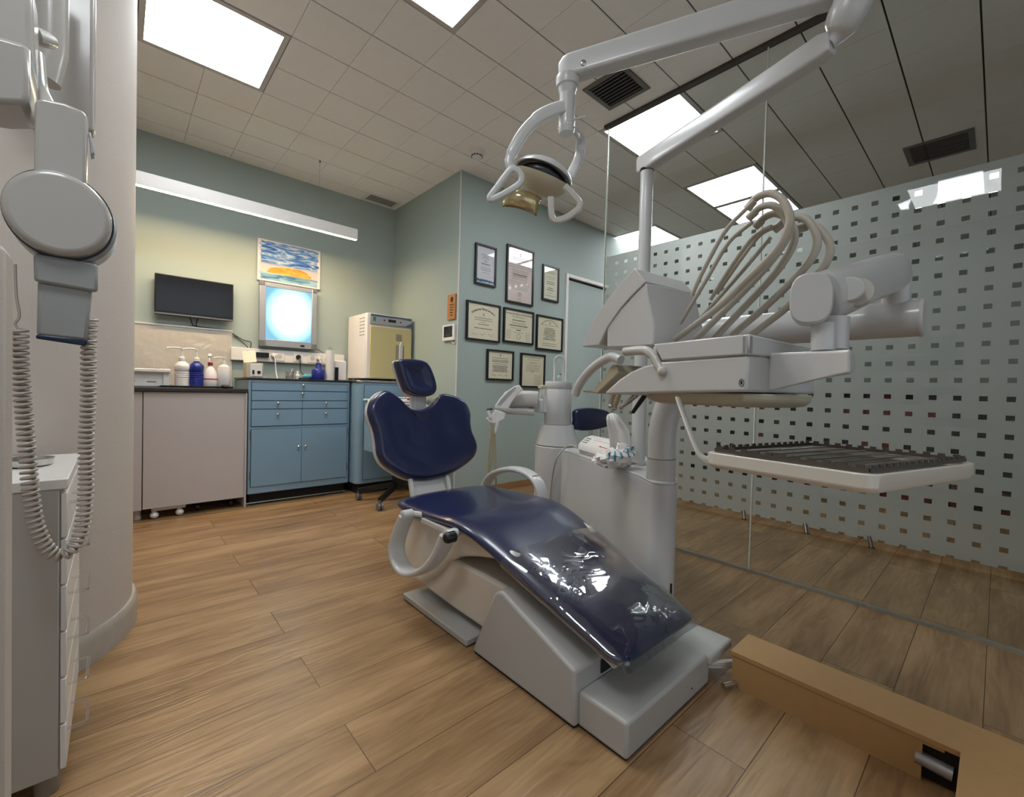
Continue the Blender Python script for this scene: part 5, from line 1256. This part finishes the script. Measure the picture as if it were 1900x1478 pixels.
# ------------------------------------------------------------------ x-ray machine on the wall at the left
xr = thing('xray_machine', 'grey wall-mounted dental x-ray machine with folding arm and rounded tube head at the left', 'x-ray machine', (-.15, 1.5, 1.2))
build('wall_housing', M().box(-.24, -.052, 1.80, 1.86, 1.64, 2.55), 'xray_grey', xr, .012, segs=3)
build('mast', M().tube([PY(98, 0, 1.6)+Vector((0, 0, .2)), PY(96, 95, 1.6), PY(82, 150, 1.6)], [.03, .03, .03], 20), 'xray_grey', xr)
def XY(x, y, Y=1.25): return PY(x, y, Y)
def slabpx(pts, Y, th): return M().prism([XY(x, y, Y) for x, y in pts], (0, th, 0))
build('arm_housing', slabpx([(-60, -30), (60, -30), (62, 30), (64, 85), (66, 110), (68, 160), (-60, 160)], 1.34, .09), 'xray_grey', xr, .012, segs=3)
build('arm_block', slabpx([(-60, 58), (0, 66), (48, 80), (55, 90), (56, 175), (50, 192), (0, 190), (-60, 180)], 1.22, .12), 'xray_grey', xr, .012, segs=3)
build('arm_tube', M().tube([XY(20, 60, 1.45), XY(62, 64, 1.45), XY(92, 76, 1.5)], [.02, .02, .016], 16).tube(sm([XY(62, 100, 1.42), XY(68, 160, 1.40), XY(80, 190, 1.38), XY(95, 230, 1.36), XY(100, 260, 1.34)]), .018, 16), 'xray_grey', xr)
# head: tilted elliptical drum with a rectangular neck and a cone
hx = build('tube_head', M().prism([XY(x, y, 1.22) for x, y in [(103+105*math.cos(a)*1.0-0*math.sin(a), 392+78*math.sin(a)+22*math.cos(a)) for a in [2*PI*i/48 for i in range(48)]]], (0, .09, 0)), 'xray_grey', xr, .012, segs=4)
build('head_rim', M().prism([XY(x, y, 1.262) for x, y in [(110+107*math.cos(a), 402+84*math.sin(a)+24*math.cos(a)) for a in [2*PI*i/48 for i in range(48)]]], (0, .08, 0)), 'silver', hx, .010, segs=3)
build('head_seam', M().prism([XY(x, y, 1.255) for x, y in [(106+106*math.cos(a), 398+82*math.sin(a)+23*math.cos(a)) for a in [2*PI*i/48 for i in range(48)]]], (0, .01, 0)), 'black', hx)
build('neck', slabpx([(64, 186), (75, 180), (120, 190), (155, 205), (162, 216), (160, 340), (62, 345)], 1.232, .05), 'xray_grey', xr, .010, segs=4)
build('side_switch', slabpx([(164, 244), (168, 245), (176, 284), (168, 286)], 1.24, .03), 'silver', xr, .002)
cn_ = build('cone', M().loft([[XY(62, 470, 1.24), XY(182, 490, 1.24), XY(182, 490, 1.33), XY(62, 470, 1.33)], [XY(63, 522, 1.24), XY(182, 543, 1.24), XY(182, 543, 1.33), XY(63, 522, 1.33)]]), 'xray_cone', xr, .006)
build('cone_tube', M().loft([[XY(70, 520, 1.25), XY(172, 536, 1.25), XY(172, 536, 1.32), XY(70, 520, 1.32)], [XY(68, 622, 1.25), XY(162, 632, 1.25), XY(162, 632, 1.32), XY(68, 622, 1.32)]]), 'xray_cone', xr, .006)
build('cone_end', M().loft([[XY(67, 620, 1.249), XY(163, 630, 1.249), XY(163, 630, 1.321), XY(67, 620, 1.321)], [XY(66, 628, 1.251), XY(159, 642, 1.251), XY(159, 642, 1.319), XY(66, 628, 1.319)]]), 'dark_blue', xr, .003)
# coiled cord
path = sm([XY(x, y, 1.27) for x, y in ((36, 610), (38, 680), (44, 760), (50, 830), (56, 900), (66, 970), (84, 1012), (108, 1030), (134, 1018), (152, 980), (160, 900), (160, 820), (164, 740), (165, 640), (168, 590))], 10)
# resample by length and coil round it
seg_l = [0]
for i in range(1, len(path)): seg_l.append(seg_l[-1]+(path[i]-path[i-1]).length)
def at(s):
    for i in range(1, len(path)):
        if seg_l[i] >= s:
            t = (s-seg_l[i-1])/max(1e-9, seg_l[i]-seg_l[i-1]); return path[i-1].lerp(path[i], t), (path[i]-path[i-1]).normalized()
    return path[-1], (path[-1]-path[-2]).normalized()
tot = seg_l[-1]; pitch = .0108; turns = int(tot/pitch); cp_ = []
for i in range(turns*12):
    s = tot*i/(turns*12); p, t = at(s); n1 = Vector((0, 1, 0)); n1 = (n1-t*n1.dot(t)).normalized(); n2 = t.cross(n1); a = 2*PI*i/12
    cp_.append(p+n1*(.0102*math.cos(a))+n2*(.0102*math.sin(a)))
build('coiled_cord', M().tube(cp_, .0034, 6), 'cord_grey', xr)
build('cord_lead', M().tube(sm([XY(28, 490, 1.27), XY(30, 545, 1.27), XY(36, 585, 1.27), XY(28, 600, 1.27), XY(36, 612, 1.27)]), .0022, 6), 'cord_grey', xr)
